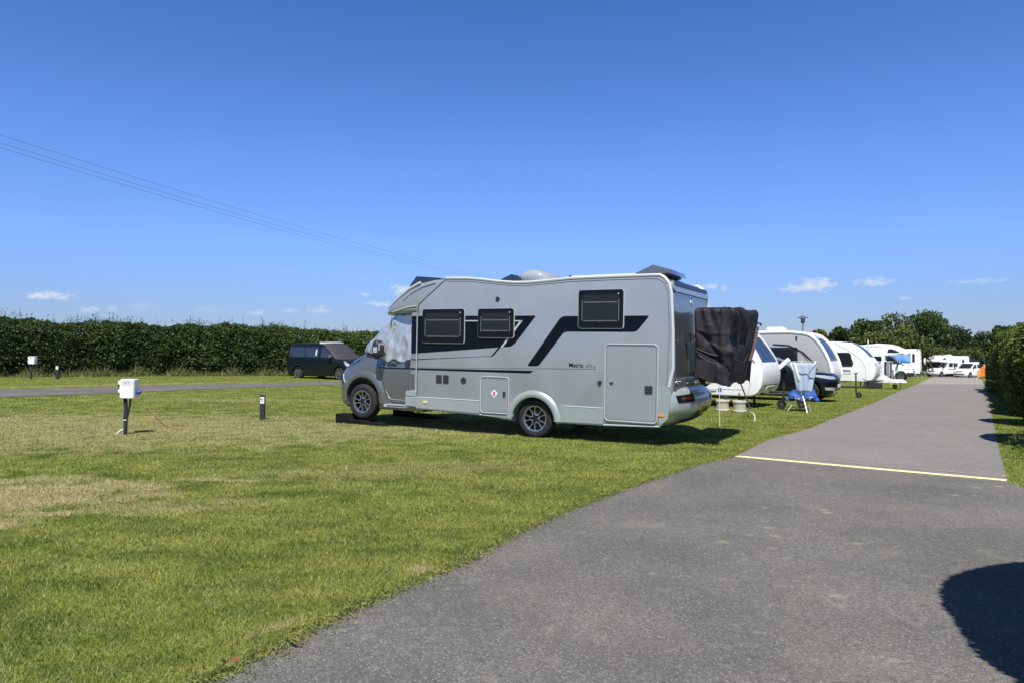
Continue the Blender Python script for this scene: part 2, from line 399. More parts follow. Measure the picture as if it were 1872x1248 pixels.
DRY = [(-5.4, 7.35, 1.9, 1.25, .95, .15), (-9.0, 13.2, 9.5, 3.6, .60, .1), (-2.5, 13.6, 4.5, 1.5, .45, .2), (-1.5, 9.0, 2.5, .8, .25, .3), (-4.35, 6.55, .45, .10, 1.0, -.06), (-4.9, 6.05, .9, .35, 1.0, .1), (-10.5, 14.6, 2.6, .5, .75, .0), (-3.4, 8.3, .5, .13, .9, -.2), (-.63, 4.95, .14, .10, 1.0, 0),
       (-8.0, 21.0, 5, .8, .35, .1), (-3.3, 6.9, 1.1, .35, .45, .3), (-6.9, 11.6, 1.8, .6, .4, .1), (-3.4, 13.0, 1.8, .5, .5, .2), (-15, 27.8, 8, .7, .5, .87), (-6.2, 12.2, .9, .35, .5, 0), (-1.3, 3.9, .3, .05, .5, 1.0)]
GG = grass_group()
gm = bpy.data.materials.new('ground_grass'); gm.use_nodes = True; t = gm.node_tree; b = t.nodes['Principled BSDF']
gg = nn(t, 'ShaderNodeGroup'); gg.node_tree = GG
b.inputs['Roughness'].default_value = .95; b.inputs['Specular IOR Level'].default_value = .1
ge = nn(t, 'ShaderNodeNewGeometry')
n1 = nn(t, 'ShaderNodeTexNoise'); n1.inputs['Scale'].default_value = 60; n1.inputs['Detail'].default_value = 3; t.links.new(ge.outputs['Position'], n1.inputs[0])
n3 = nn(t, 'ShaderNodeTexNoise'); n3.inputs['Scale'].default_value = 9; n3.inputs['Detail'].default_value = 4; t.links.new(ge.outputs['Position'], n3.inputs[0])
dk = nn(t, 'ShaderNodeMapRange'); dk.inputs[1].default_value = .3; dk.inputs[2].default_value = .65; dk.inputs[3].default_value = .72; dk.inputs[4].default_value = 1.08; t.links.new(n1.outputs[0], dk.inputs[0])
vm = nn(t, 'ShaderNodeVectorMath', operation='SCALE'); t.links.new(gg.outputs[0], vm.inputs[0]); t.links.new(dk.outputs[0], vm.inputs['Scale']); t.links.new(vm.outputs[0], b.inputs['Base Color'])
ad = mth(t, 'ADD', n1.outputs[0], n3.outputs[0]); bp = nn(t, 'ShaderNodeBump'); bp.inputs['Strength'].default_value = .8; bp.inputs['Distance'].default_value = .04
t.links.new(ad, bp.inputs['Height']); t.links.new(bp.outputs[0], b.inputs['Normal'])

def asphalt(name, c0, c1, spec=.25, spots=True, fade=None):
    m = bpy.data.materials.new(name); m.use_nodes = True; t = m.node_tree; b = t.nodes['Principled BSDF']
    ge = nn(t, 'ShaderNodeNewGeometry'); L = t.links
    def noise(s, d=5, r=.55):
        n = nn(t, 'ShaderNodeTexNoise'); n.inputs['Scale'].default_value = s; n.inputs['Detail'].default_value = d; n.inputs['Roughness'].default_value = r; L.new(ge.outputs['Position'], n.inputs[0]); return n.outputs[0]
    def mr(x, a, b_, c=0, d=1):
        n = nn(t, 'ShaderNodeMapRange'); n.inputs[1].default_value = a; n.inputs[2].default_value = b_; n.inputs[3].default_value = c; n.inputs[4].default_value = d; L.new(x, n.inputs[0]); return n.outputs[0]
    def mix(f, a, b_):
        n = nn(t, 'ShaderNodeMixRGB'); L.new(f, n.inputs[0])
        for i, x in ((1, a), (2, b_)):
            if isinstance(x, tuple): n.inputs[i].default_value = (*x, 1)
            else: L.new(x, n.inputs[i])
        return n.outputs[0]
    c = mix(mr(noise(.7, 4), .35, .65), c0, c1)
    c = mix(mr(noise(.35, 3), .5, .72, 0, .35), c, (c1[0] * 1.12, c1[1] * .98, c1[2] * .92))
    vo = nn(t, 'ShaderNodeTexVoronoi'); vo.inputs['Scale'].default_value = 95; L.new(ge.outputs['Position'], vo.inputs[0])
    hs = nn(t, 'ShaderNodeSeparateColor'); L.new(vo.outputs['Color'], hs.inputs[0])
    c = mix(mr(hs.outputs[0], .0, 1, 0, .75), c, (c0[0] * .45, c0[1] * .45, c0[2] * .47))
    c = mix(mr(noise(1.6, 6, .65), .45, .7, 0, .5), c, (c0[0] * .72, c0[1] * .71, c0[2] * .70))
    c = mix(mr(noise(.9, 5, .7), .56, .75, 0, .6), c, (.21, .19, .155))
    st = mth(t, 'MULTIPLY', mth(t, 'GREATER_THAN', hs.outputs[1], .86), mr(vo.outputs['Distance'], .5, .2))
    c = mix(mth(t, 'MULTIPLY', st, .7), c, (.46, .45, .42))
    c = mix(mr(noise(24, 5, .7), .5, .72, 0, .45), c, (c0[0] * .6, c0[1] * .6, c0[2] * .6))
    c = mix(mr(noise(11, 4, .6), .55, .75, 0, .35), c, (c1[0] * 1.35, c1[1] * 1.33, c1[2] * 1.28))
    if spots:
        v2 = nn(t, 'ShaderNodeTexVoronoi'); v2.inputs['Scale'].default_value = 4.0; L.new(ge.outputs['Position'], v2.inputs[0])
        s2 = nn(t, 'ShaderNodeSeparateColor'); L.new(v2.outputs['Color'], s2.inputs[0])
        rad = mth(t, 'ADD', v2.outputs['Distance'], mth(t, 'MULTIPLY_ADD', noise(30, 3), .22, -.11))
        sp = mth(t, 'MULTIPLY', mth(t, 'MULTIPLY', mr(rad, .24, .10), mth(t, 'GREATER_THAN', s2.outputs[0], .55)), mr(noise(.6, 3), .45, .6))
        c = mix(mth(t, 'MULTIPLY', sp, .6), c, (.31, .29, .22))
        c = mix(mth(t, 'MULTIPLY', mr(noise(5, 6, .7), .62, .75), .45), c, (.20, .20, .15))
    L.new(c, b.inputs['Base Color']); b.inputs['Roughness'].default_value = .85; b.inputs['Specular IOR Level'].default_value = spec
    bp = nn(t, 'ShaderNodeBump'); bp.inputs['Strength'].default_value = .7; bp.inputs['Distance'].default_value = .006
    L.new(mth(t, 'ADD', vo.outputs['Distance'], noise(45, 3)), bp.inputs['Height']); L.new(bp.outputs[0], b.inputs['Normal'])
    return m
as_near = asphalt('asphalt_near', (.135, .130, .120), (.215, .203, .186))
as_far = asphalt('asphalt_far', (.235, .224, .208), (.285, .268, .248), spots=False)
as_pale = asphalt('concrete_far', (.33, .31, .26), (.40, .375, .32), spots=False)

xs = np.concatenate([np.arange(-1500, -160, 120), np.arange(-160, -40, 6), np.arange(-40, 60, .8), np.arange(60, 200, 4), np.arange(200, 1600, 120)])
ys = np.concatenate([np.arange(-300, -20, 40), np.arange(-20, 0, 2.), np.arange(0, 60, .8), np.arange(60, 180, 3), np.arange(180, 2400, 120)])
X, Y = np.meshgrid(xs, ys); Z = g(X, Y); nx, ny = len(xs), len(ys)
vs = np.stack([X.ravel(), Y.ravel(), Z.ravel()], 1)
fs = [(j * nx + i, j * nx + i + 1, (j + 1) * nx + i + 1, (j + 1) * nx + i) for j in range(ny - 1) for i in range(nx - 1)]
gr = mesh('ground', vs, fs, gm, smooth=True); gr['kind'] = 'structure'; gr['label'] = 'mown grass field'

def dens(pl, step=.5):
    o = []
    for a, b in zip(pl[:-1], pl[1:]):
        a = Vector(a); b = Vector(b); n = max(1, int((b - a).length / step))
        for k in range(n): o.append(a.lerp(b, k / n))
    o.append(Vector(pl[-1])); return o
def resample(pl, n):
    pl = [Vector(p) for p in pl]; L = [0]
    for a, b in zip(pl[:-1], pl[1:]): L.append(L[-1] + (b - a).length)
    ts = np.linspace(0, L[-1], n); ax = np.interp(ts, L, [p.x for p in pl]); ay = np.interp(ts, L, [p.y for p in pl])
    return [Vector((a, b)) for a, b in zip(ax, ay)]
def ribbon(name, left, right, off, m, n=60, k=8, jag=0, label=None):
    l = resample(left, n); r = resample(right, n); vs = []; fs = []
    for i in range(n):
        for j in range(k + 1):
            p = l[i].lerp(r[i], j / k)
            if jag and j == 0: p = p + Vector((random.uniform(-jag, jag), random.uniform(-jag, jag)))
            vs.append((p.x, p.y, gz(p.x, p.y) + off))
    for i in range(n - 1):
        for j in range(k): fs.append((i * (k + 1) + j, i * (k + 1) + j + 1, (i + 1) * (k + 1) + j + 1, (i + 1) * (k + 1) + j))
    o = mesh(name, vs, fs, m, smooth=True); o['kind'] = 'structure'
    if label: o['label'] = label
    # make sure it faces up
    bm = bmesh.new(); bm.from_mesh(o.data)
    if sum(f.normal.z for f in bm.faces) < 0: bmesh.ops.reverse_faces(bm, faces=bm.faces)
    bm.to_mesh(o.data); bm.free(); return o
g2 = lambda u, v: G(u, v).to_2d()
L_near = [(-6.2, -4.5), (-3.1, 0.6), g2(385, 1245), g2(525, 1178), g2(615, 1130), g2(745, 1073), g2(850, 1030), g2(940, 978), g2(1060, 926), g2(1160, 890), g2(1280, 849), g2(1340, 836)]
R_near = [(1.0, -4.5), (2.2, 1.5), (2.9, 3.2), (4.1, 5.2), (5.6, 7.4), g2(1843, 882)]
L_far = [g2(1340, 836), g2(1400, 806), g2(1480, 783), g2(1600, 735), g2(1650, 712), g2(1677, 702)]
R_far = [g2(1843, 882), g2(1825, 815), g2(1812, 752), g2(1805, 715), g2(1800, 702)]
L_end = [g2(1677, 702), g2(1692, 695), g2(1708, 688.4)]; R_end = [g2(1800, 702), g2(1795, 695), g2(1789, 688.4)]
ribbon('road', L_near, R_near, .008, as_near, 60, 10, .02, 'dark speckled asphalt of the near road')
ribbon('road', L_far, R_far, .008, as_far, 120, 8, .02, 'paler asphalt of the road beyond the yellow line')
e0 = L_end[-1]; e1 = R_end[-1]; rd = Vector((.549, .836))
ribbon('road', L_end, R_end, .010, as_pale, 60, 6, .02, 'pale far end of the road')
# the cross lane at the far end where the campers stand
cA = e0 + rd * .5; ribbon('road', [cA - Vector((26, -14)), cA + Vector((60, -34))], [cA - Vector((26, -14)) + rd * 26, cA + Vector((60, -34)) + rd * 26], .03, as_far, 70, 14, 0, 'asphalt yard at the far end')
# lane on the left
ln = [g2(0, 726), g2(150, 721), g2(300, 714), g2(450, 708.5), g2(600, 703.5)]; lf = [g2(0, 712), g2(150, 708.5), g2(300, 704), g2(450, 700.5), g2(600, 697)]
ext = lambda pl, a, b: [pl[0] - (pl[1] - pl[0]).normalized() * a] + pl + [pl[-1] + (pl[-1] - pl[-2]).normalized() * b]
lane = ribbon('lane', ext(ln, 14, 22), ext(lf, 14, 22), .012, as_near, 120, 6, .02, 'narrow asphalt lane along the hedge')
# painted line
mk = mat('yellow_paint', (.74, .66, .36), .7, 0, .3, 0, .22, 14, .3, 60); mk2 = mat('pale_seam', (.36, .34, .31), .8, 0, .2, 0, .2, 20)
a_, b_ = g2(1342, 835.5), g2(1840, 880.5); dn = (b_ - a_).normalized(); pn = Vector((-dn.y, dn.x))
o = ribbon('road_marking', [a_, b_], [a_ + pn * .15, b_ + pn * .15], .014, mk, 90, 2, .004, 'faded yellow line painted across the road')
a2, b2 = g2(1372, 830.5), g2(1838, 872.5); ribbon('road_marking', [a2, b2], [a2 + pn * .03, b2 + pn * .03], .014, mk2, 60, 1, .003, 'thin pale seam behind the yellow line')
a3, b3 = g2(1640, 699.5), g2(1700, 700.8); ribbon('path', [a3, b3], [a3 + rd * .8, b3 + rd * .8], .016, as_pale, 20, 1, .02, 'narrow pale strip crossing the far grass')

# ------------------------------------------------------------------ grass blades
def vnoise(p, s, seed=0):   # cheap smooth 3d noise
    q = p * s; r_ = np.zeros(len(p)); a = 1.0
    for k in range(4):
        w = 2 ** k; r_ += a * np.sin(q[:, 0] * w * 1.7 + seed + 1.9 * np.sin(q[:, 1] * w * 1.3 + seed)) * np.sin(q[:, 1] * w * 1.9 + seed * 2 + 1.3 * np.sin(q[:, 2] * w * 1.5)) * np.cos(q[:, 2] * w * 1.6 + 1.7 * np.sin(q[:, 0] * w)); a *= .6
    return r_
def in_poly(px, py, poly):
    c = np.zeros(len(px), bool); n = len(poly)
    for i in range(n):
        x1, y1 = poly[i]; x2, y2 = poly[i - 1]
        c ^= ((y1 > py) != (y2 > py)) & (px < (x2 - x1) * (py - y1) / (y2 - y1 + 1e-12) + x1)
    return c
leafm = {}
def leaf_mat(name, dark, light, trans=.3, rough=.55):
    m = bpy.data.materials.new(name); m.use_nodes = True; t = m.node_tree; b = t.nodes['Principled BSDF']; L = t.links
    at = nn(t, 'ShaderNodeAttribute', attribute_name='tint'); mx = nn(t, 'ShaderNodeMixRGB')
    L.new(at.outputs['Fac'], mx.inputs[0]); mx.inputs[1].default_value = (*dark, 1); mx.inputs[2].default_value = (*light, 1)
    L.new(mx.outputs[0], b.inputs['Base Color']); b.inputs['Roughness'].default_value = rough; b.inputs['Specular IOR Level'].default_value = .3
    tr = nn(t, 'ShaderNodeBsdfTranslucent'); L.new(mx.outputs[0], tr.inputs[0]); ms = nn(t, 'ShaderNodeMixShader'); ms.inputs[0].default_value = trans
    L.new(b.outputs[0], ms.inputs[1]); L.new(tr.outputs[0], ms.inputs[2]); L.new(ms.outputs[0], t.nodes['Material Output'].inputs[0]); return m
def np_mesh(name, V, nper, m, parent=None, tint=None, smooth=False, tris=None):
    """V (N*nper,3); every nper verts form one polygon"""
    N = len(V) // nper; me = bpy.data.meshes.new(name); me.vertices.add(len(V)); me.vertices.foreach_set('co', V.astype(np.float32).ravel())
    me.loops.add(len(V)); me.loops.foreach_set('vertex_index', np.arange(len(V), dtype=np.int32))
    me.polygons.add(N); me.polygons.foreach_set('loop_start', np.arange(0, len(V), nper, dtype=np.int32)); me.polygons.foreach_set('loop_total', np.full(N, nper, np.int32))
    if tint is not None:
        at = me.attributes.new('tint', 'FLOAT', 'POINT'); at.data.foreach_set('value', np.repeat(tint, nper).astype(np.float32))
    me.update(calc_edges=True); me.materials.append(m); o = bpy.data.objects.new(name, me); return link(o, parent)

bm_ = bpy.data.materials.new('grass_blades'); bm_.use_nodes = True; t = bm_.node_tree; b = t.nodes['Principled BSDF']; L = t.links
gg = nn(t, 'ShaderNodeGroup'); gg.node_tree = GG; at = nn(t, 'ShaderNodeAttribute', attribute_name='tint')
sc = nn(t, 'ShaderNodeVectorMath', operation='SCALE'); L.new(gg.outputs[0], sc.inputs[0]); L.new(mth(t, 'MULTIPLY_ADD', at.outputs['Fac'], 1.2, .55), sc.inputs['Scale'])
glint = nn(t, 'ShaderNodeMixRGB'); L.new(mth(t, 'MULTIPLY', mth(t, 'GREATER_THAN', at.outputs['Fac'], .88), .6), glint.inputs[0]); L.new(sc.outputs[0], glint.inputs[1]); glint.inputs[2].default_value = (.46, .48, .27, 1)  # some blades coloured pale to stand in for specular highlights
L.new(glint.outputs[0], b.inputs['Base Color']); b.inputs['Roughness'].default_value = .55; b.inputs['Specular IOR Level'].default_value = .14
tr = nn(t, 'ShaderNodeBsdfTranslucent'); L.new(glint.outputs[0], tr.inputs[0]); ms = nn(t, 'ShaderNodeMixShader'); ms.inputs[0].default_value = .35
L.new(b.outputs[0], ms.inputs[1]); L.new(tr.outputs[0], ms.inputs[2]); L.new(ms.outputs[0], t.nodes['Material Output'].inputs[0])
road_poly = [tuple(p) for p in (L_near + L_far[1:] + L_end[1:])] + [tuple(p) for p in (R_end[::-1] + R_far[::-1][1:] + R_near[::-1][1:])]
lane_poly = [tuple(p) for p in ext(ln, 14, 22)] + [tuple(p) for p in ext(lf, 14, 22)[::-1]]
def grass():
    r0, r1, rm = 2.4, 5.5, 62.0; D0 = 9000; TH = R(100)
    n1 = int(D0 * TH * (r1 ** 2 - r0 ** 2) / 2); n2 = int(D0 * r1 ** 2 * TH * math.log(rm / r1) * .8)
    ra = np.sqrt(rng.uniform(r0 ** 2, r1 ** 2, n1)); rb = r1 * np.exp(rng.uniform(0, math.log(rm / r1), n2)); r = np.concatenate([ra, rb])
    th = rng.uniform(-TH / 2, TH / 2, len(r)); x = r * np.sin(th); y = r * np.cos(th)
    q_ = np.stack([x, y, x * 0], 1); nz_ = vnoise(q_, 2.2, 2) * .05 + vnoise(q_, 9., 5) * .035; jx = x + rng.normal(0, .03, len(x)) + nz_; jy = y + rng.normal(0, .03, len(x)) + nz_
    ok = ~in_poly(jx, jy, road_poly) & ~in_poly(x, y, lane_poly); x, y, r = x[ok], y[ok], r[ok]; n = len(x)
    z = g(x, y); h = rng.uniform(.011, .026, n) * (1 + .5 * rng.random(n) ** 4) * np.clip(1.1 - r / 80, .6, 1.1); w = .0026 * np.maximum(1, r / 4.5) ** .9 * rng.uniform(.7, 1.4, n)
    a = rng.uniform(0, 2 * np.pi, n); la = rng.uniform(0, 2 * np.pi, n); ln_ = h * rng.uniform(.2, 1.3, n)
    bx, by = np.cos(a) * w, np.sin(a) * w
    V = np.empty((n, 3, 3)); V[:, 0] = np.stack([x - bx, y - by, z - .002], 1); V[:, 1] = np.stack([x + bx, y + by, z - .002], 1)
    V[:, 2] = np.stack([x + np.cos(la) * ln_, y + np.sin(la) * ln_, z + h], 1)
    o = np_mesh('grass', V.reshape(-1, 3), 3, bm_, tint=rng.random(n)); tag(o, 'short mown grass blades over the pitches', 'grass', kind='stuff')
    # a wispy edge creeping over the asphalt rim
grass()

# ------------------------------------------------------------------ main motorhome
MX, MY = Vector((-.8698, .4934, 0)), Vector((-.4934, -.8698, 0))
HEAD = math.atan2(.4934, -.8698)
OR = Vector((.452, 12.5, 0)) - MY * 1.15           # rear axle, centreline
mh = thing('motorhome', 'large silver grey motorhome with black angular stripes and a silver screen cover on its cab', 'motorhome', OR, HEAD, pitch=-R(1.05))
def mw(x, y, z):     # local to world
    c, s = math.cos(R(1.05)), math.sin(R(1.05)); return OR + MX * (x * c - z * s) + MY * y + Vector((0, 0, x * s + z * c))
HW = 1.15
roofp = [(-2.16,2.79),(-2.0,2.793),(-1.3,2.793),(-.6,2.79),(-.1,2.76),(.25,2.745),(.56,2.752),(.89,2.785),(1.21,2.828),(1.55,2.862),(2.02,2.878)]
arc = [(.10 + .43 * math.cos(a), .30 + .43 * math.sin(a)) for a in np.linspace(math.pi * 1.02, -.02 * math.pi, 18)]
body_prof = [(-2.2,.37),(-2.30,.52),(-2.385,1.0),(-2.385,1.6),(-2.35,2.5),(-2.31,2.66),(-2.24,2.75)] + roofp + [(2.62,2.41),(2.67,2.34),(2.67,.40)] + [(1.4,.36)] + arc[::-1][0:0] + [(p[0], p[1]) for p in arc[::-1]] + [(-.6,.33)]
body = prism('body', body_prof, HW, side_grey, mh, .05, 3)
# rear wall panel, darker
surf_poly('rear_panel', rrect(-1.05, 1.05, .95, 2.52, .08), lambda a, b, h: (-2.385 + max(0, b - 1.6) * .039 - h, a, b), .012, rear_grey, mh, .3, .02)
surf_poly('rear_spoiler', rrect(-1.08, 1.08, 2.53, 2.70, .06), lambda a, b, h: (-2.345 + max(0, b - 2.5) * .22 - h, a, b), .05, side_grey, mh, None, .06)
surf_poly('brake_light_bar', rrect(-1.0, 1.0, 2.635, 2.70, .02), lambda a, b, h: (-2.345 + max(0, b - 2.5) * .22 - h, a, b), .062, black_gl, mh, None, .03)
# roof: top sheet with slightly lighter colour and rails along both edges
for s in (1, -1):
    pts = [(-2.33, s * 1.135, 1.0), (-2.395, s * 1.135, 1.3), (-2.385, s * 1.135, 1.9), (-2.35, s * 1.135, 2.5), (-2.31, s * 1.135, 2.655), (-2.24, s * 1.135, 2.745)] + [(p[0], s * 1.135, p[1] + .002) for p in roofp]
    MB().tube(pts, .027, 8).build('roof_rail', rail_white, mh, True)
    q = [(p[0] * 1, s * 1.151, p[1] - .055) for p in roofp[1:]]
    MB().tube([(-2.30, s * 1.151, 1.0), (-2.335, s * 1.151, 1.9), (-2.30, s * 1.151, 2.5), (-2.24, s * 1.151, 2.66), (-2.13, s * 1.151, 2.73)] + q, .005, 5).build('seam', decal_grey, mh, True)
# overcab
def superloop(x, hw, zb, zt, n, q=28, yoff=0):
    pts = []
    for k in range(q):
        a = 2 * math.pi * k / q; c, s = math.cos(a), math.sin(a)
        pts.append((x, math.copysign(abs(c) ** (2 / n), c) * hw, (zb + zt) / 2 + (zt - zb) / 2 * math.copysign(abs(s) ** (2 / n), s)))
    return pts
def loft(name, loops, m, parent, ang=40):
    n = len(loops[0]); vs = [v for l in loops for v in l]; fs = []
    for i in range(len(loops) - 1):
        for k in range(n): fs.append((i * n + k, i * n + (k + 1) % n, (i + 1) * n + (k + 1) % n, (i + 1) * n + k))
    fs.append(tuple(range(n))); fs.append(tuple((len(loops) - 1) * n + k for k in range(n)))
    o = mesh(name, vs, fs, m, parent); autosmooth(o, ang); return o
oc = [(1.98,1.146,2.3,2.876,14),(2.3,1.146,2.25,2.87,14),(2.6,1.145,2.23,2.825,12),(2.9,1.135,2.21,2.715,9),(3.15,1.105,2.20,2.575,7),(3.38,1.04,2.20,2.44,5.5),(3.56,.95,2.19,2.345,4.5),(3.68,.83,2.19,2.285,4),(3.75,.66,2.195,2.25,3.5)]
loft('overcab', [superloop(x, hw, zb, zt, n, 48) for x, hw, zb, zt, n in oc], side_grey, mh, 30)
for s in (1, -1):
    MB().tube([(2.62,s*1.142,2.815),(2.9,s*1.12,2.70),(3.15,s*1.085,2.555),(3.38,s*1.01,2.425),(3.56,s*.92,2.33)], .026, 8).build('roof_rail', rail_white, mh, True)
    MB().tube([(2.0,s*1.152,2.872),(2.62,s*1.152,2.41),(2.665,s*1.152,2.34),(2.67,s*1.153,2.2)], .006, 6).build('seam', decal_grey, mh, True)
    MB().tube([(2.70,s*1.149,2.36),(2.9,s*1.137,2.345),(3.12,s*1.108,2.30),(3.38,s*1.04,2.255)], .013, 6).build('moulding', trim_light, mh, True)
    MB().tube([(2.25,s*1.149,2.80),(2.55,s*1.148,2.73),(2.8,s*1.14,2.63),(3.05,s*1.12,2.48)], .012, 6).build('moulding', side_grey, mh, True)
surf_poly('seam', [(2.672,.42),(2.684,.42),(2.684,2.3),(2.672,2.3)], lambda a, b, h: (a, 1.15 + h, b), .003, trim_light, mh, None, .01)
# pillar fairing between coach and cab
for s in (1, -1):
    vs = [(2.665,s*1.147,.42),(2.665,s*1.147,2.24),(2.86,s*1.09,2.24),(2.86,s*1.09,.42),(2.665,s*.8,.42),(2.665,s*.8,2.24),(2.86,s*.8,2.24),(2.86,s*.8,.42)]
    mesh('pillar_fairing', vs, [(0,1,2,3),(4,7,6,5),(0,4,5,1),(3,2,6,7),(1,5,6,2),(0,3,7,4)], side_grey, mh)
fy = lambda a: 1.147 - (a - 2.665) * .292
surf_poly('side_stripe', [(2.69,1.445),(2.85,1.44),(2.85,2.165),(2.69,2.165)], lambda a, b, h: (a, fy(a) + h, b), .003, decal_black, mh)
for z0, z1 in ((1.13,1.16),(1.315,1.335)):
    surf_poly('side_stripe', [(2.69,z0),(2.85,z0),(2.85,z1),(2.69,z1)], lambda a, b, h: (a, fy(a) + h, b), .003, decal_black, mh)
surf_poly('recess', [(2.73,.74),(2.855,.74),(2.855,1.04),(2.73,1.04)], lambda a, b, h: (a, fy(a) + h, b), .002, rear_grey, mh)
# decals on the coach side
sy = flat_y(HW, 1)
def deco(name, poly, m, h=.002, **k): return surf_poly(name, poly, sy, h, m, mh, None, .004, smooth=False, **k)
deco('side_stripe', rquad([(2.66,2.165),(.071,2.152),(.47,1.68),(.574,1.605),(.86,1.585),(2.66,1.447)], .03), decal_black)
for pl in ([(1.57,2.078),(.335,2.072),(.362,2.052),(1.57,2.058)], [(.335,2.072),(.385,2.072),(.79,1.585),(.745,1.585)]):
    deco('side_stripe', pl, trim_light, .0035)
deco('side_stripe', [(2.66,1.338),(2.66,1.322),(1.0,1.432),(.965,1.446),(.835,1.585),(.79,1.585),(.94,1.425),(.99,1.412),(1.02,1.425)][:6] + [(.945,1.428)], decal_black)
deco('side_stripe', rquad([(-2.004,2.138),(-.47,2.14),(-.40,2.11),(.237,1.268),(.01,1.272),(-.47,1.86),(-.54,1.874),(-1.778,1.874)], .05), decal_black)
deco('side_stripe', [(2.66,1.178),(2.66,1.17),(-1.08,1.248),(-1.08,1.26)], decal_grey)
deco('side_stripe', rquad([(2.66,1.162),(.10,1.19),(.18,1.14),(2.66,1.13)], .015), decal_black)
RT = (R(90), 0, R(180))
text('lettering', 'Matrix', .104, decal_black, mh, (-.575, 1.152, 1.275), RT); text('lettering', '670', .075, decal_grey, mh, (-.895, 1.152, 1.275), RT); text('lettering', 'SC', .04, decal_grey, mh, (-1.03, 1.152, 1.275), RT)
# windows
def coach_window(x0, x1, z0, z1):
    w = surf_poly('window', rrect(x0, x1, z0, z1, .045), sy, .032, black_gl, mh, None, .034)
    surf_poly('frame', rrect(x0 - .015, x1 + .015, z0 - .016, z1 + .006, .055), sy, .010, trim_light, w, None, .012)
    surf_poly('pane', rrect(x0 + .085, x1 - .085, z0 + .10, z1 - .08, .03), sy, .034, glass_in, w, None, .003)
    bl = surf_poly('blind_rail', rrect(x0 + .10, x1 - .10, z1 - .215, z1 - .20, .004), sy, .036, decal_grey, w, None, .003)
    surf_poly('blind_rail', rrect(x0 + .10, x1 - .10, z0 + .115, z0 + .128, .004), sy, .036, decal_grey, w, None, .003)
    MB().box(((x0 + x1) / 2, 1.19, z0 + .10), (.05, .012, .03)).build('catch', black_pl, w)
    MB().lathe([(.010,0),(.010,.004),(.001,.005)], (x0 + .08, HW + .032, z1 - .07), 'Y', 10).build('vent_stud', white_pl, w)
    for xx in (x0 + .07, x1 - .07): MB().box((xx, 1.185, (z0 + z1) / 2 - .02), (.012, .008, (z1 - z0) * .55)).build('stay', decal_grey, w)
coach_window(1.575, 2.525, 1.655, 2.29); coach_window(.515, 1.262, 1.765, 2.285); coach_window(-1.555, -.755, 1.935, 2.575)
MB().lathe([(.042,0),(.042,.012),(.036,.018),(.001,.018)], (.862, HW, 2.462), 'Y', 24).build('flue_cap', black_pl, mh, True)
for x in (2.135, 1.975):
    v = surf_poly('vent', rrect(x - .062, x + .062, .895, 1.05, .02), sy, .012, black_pl, mh, None, .014)
vv = MB()
for x in (2.135, 1.975):
    for k in range(5): vv.box((x, 1.164, .925 + k * .026), (.1, .006, .008))
MB().lathe([(.058,0),(.058,.015),(.045,.022),(.02,.018),(.001,.018)], (1.573, HW, .968), 'Y', 24).build('water_filler', black_pl, mh, True)
def hatch(name, x0, x1, z0, z1, r=.06):
    h = surf_poly(name, rrect(x0, x1, z0, z1, r), sy, .010, side_grey, mh, None, .012)
    MB().tube([(p[0], 1.162, p[1]) for p in rrect(x0 - .004, x1 + .004, z0 - .004, z1 + .004, r) ] + [(x1 - r, 1.162, z1 + .004)][0:0] + [(rrect(x0 - .004, x1 + .004, z0 - .004, z1 + .004, r)[0][0], 1.162, rrect(x0 - .004, x1 + .004, z0 - .004, z1 + .004, r)[0][1])], .009, 6).build('frame', trim_light, h, True)
    MB().tube([(p[0], 1.161, p[1]) for p in rrect(x0 + .022, x1 - .022, z0 + .022, z1 - .022, r * .8)] + [(rrect(x0 + .022, x1 - .022, z0 + .022, z1 - .022, r * .8)[0][0], 1.161, rrect(x0 + .022, x1 - .022, z0 + .022, z1 - .022, r * .8)[0][1])], .0035, 5).build('seal', decal_grey, h, True)
    return h
hh = hatch('service_hatch', .60, 1.19, .405, 1.05)
surf_poly('handle', rrect(.665, .715, .70, .80, .02), sy, .024, black_pl, hh, None, .014)
surf_poly('sticker', [(.90,.83),(.825,.755),(.90,.68),(.975,.755)], sy, .0125, white_pl, hh, None, .004, smooth=False)
surf_poly('sticker', rrect(.875, .925, .715, .785, .015), sy, .014, red_pt, hh, None, .003)
surf_poly('sticker', rrect(.885, .915, .745, .753, .002), sy, .0155, white_pl, hh, None, .003)
gh = hatch('garage_door', -2.15, -1.25, .415, 1.67, .075)
surf_poly('handle', rrect(-2.07, -1.94, .88, 1.01, .008), sy, .020, black_pl, gh, None, .012)
surf_poly('lock', [(-1.33,1.045),(-1.40,1.045),(-1.365,1.0)], sy, .022, black_pl, gh, None, .012)
surf_poly('lock', [(-1.12,1.06),(-1.19,1.06),(-1.185,1.01),(-1.155,.98),(-1.125,1.01)], sy, .02, black_pl, mh, None, .022)
# skirts
skp = lambda x0, x1, zb0, zb1: surf_poly('skirt', [(x0, zb0), (x1, zb1), (x1, .605), (x0, .605)], sy, .014, skirt_grey, mh, None, .03)
skp(1.215, 2.66, .375, .40); skp(-1.225, -.44, .345, .33)
surf_poly('skirt', [(-2.19,.37),(-2.17,.60),(-2.16,1.0),(-2.30,1.0),(-2.37,.9),(-2.33,.5)], sy, .012, skirt_grey, mh, None, .03)
surf_poly('skirt', [(.58,.36),(.58,.60),(.50,.60),(.50,.36)], sy, .012, skirt_grey, mh, None, .03)
for x0, x1 in ((1.215, 2.66), (-1.225, -.50)):
    MB().tube([(x0, 1.163, .607), (x1, 1.163, .607)], .008, 6).build('moulding', rail_white, mh, True)  # white strip painted in as the highlight along the skirt top
MB().tube([(2.67,1.13,.395),(1.2,1.13,.355),(.6,1.13,.335),(.56,1.13,.34)], .018, 6).build('sill_rail', trim_light, mh, True)
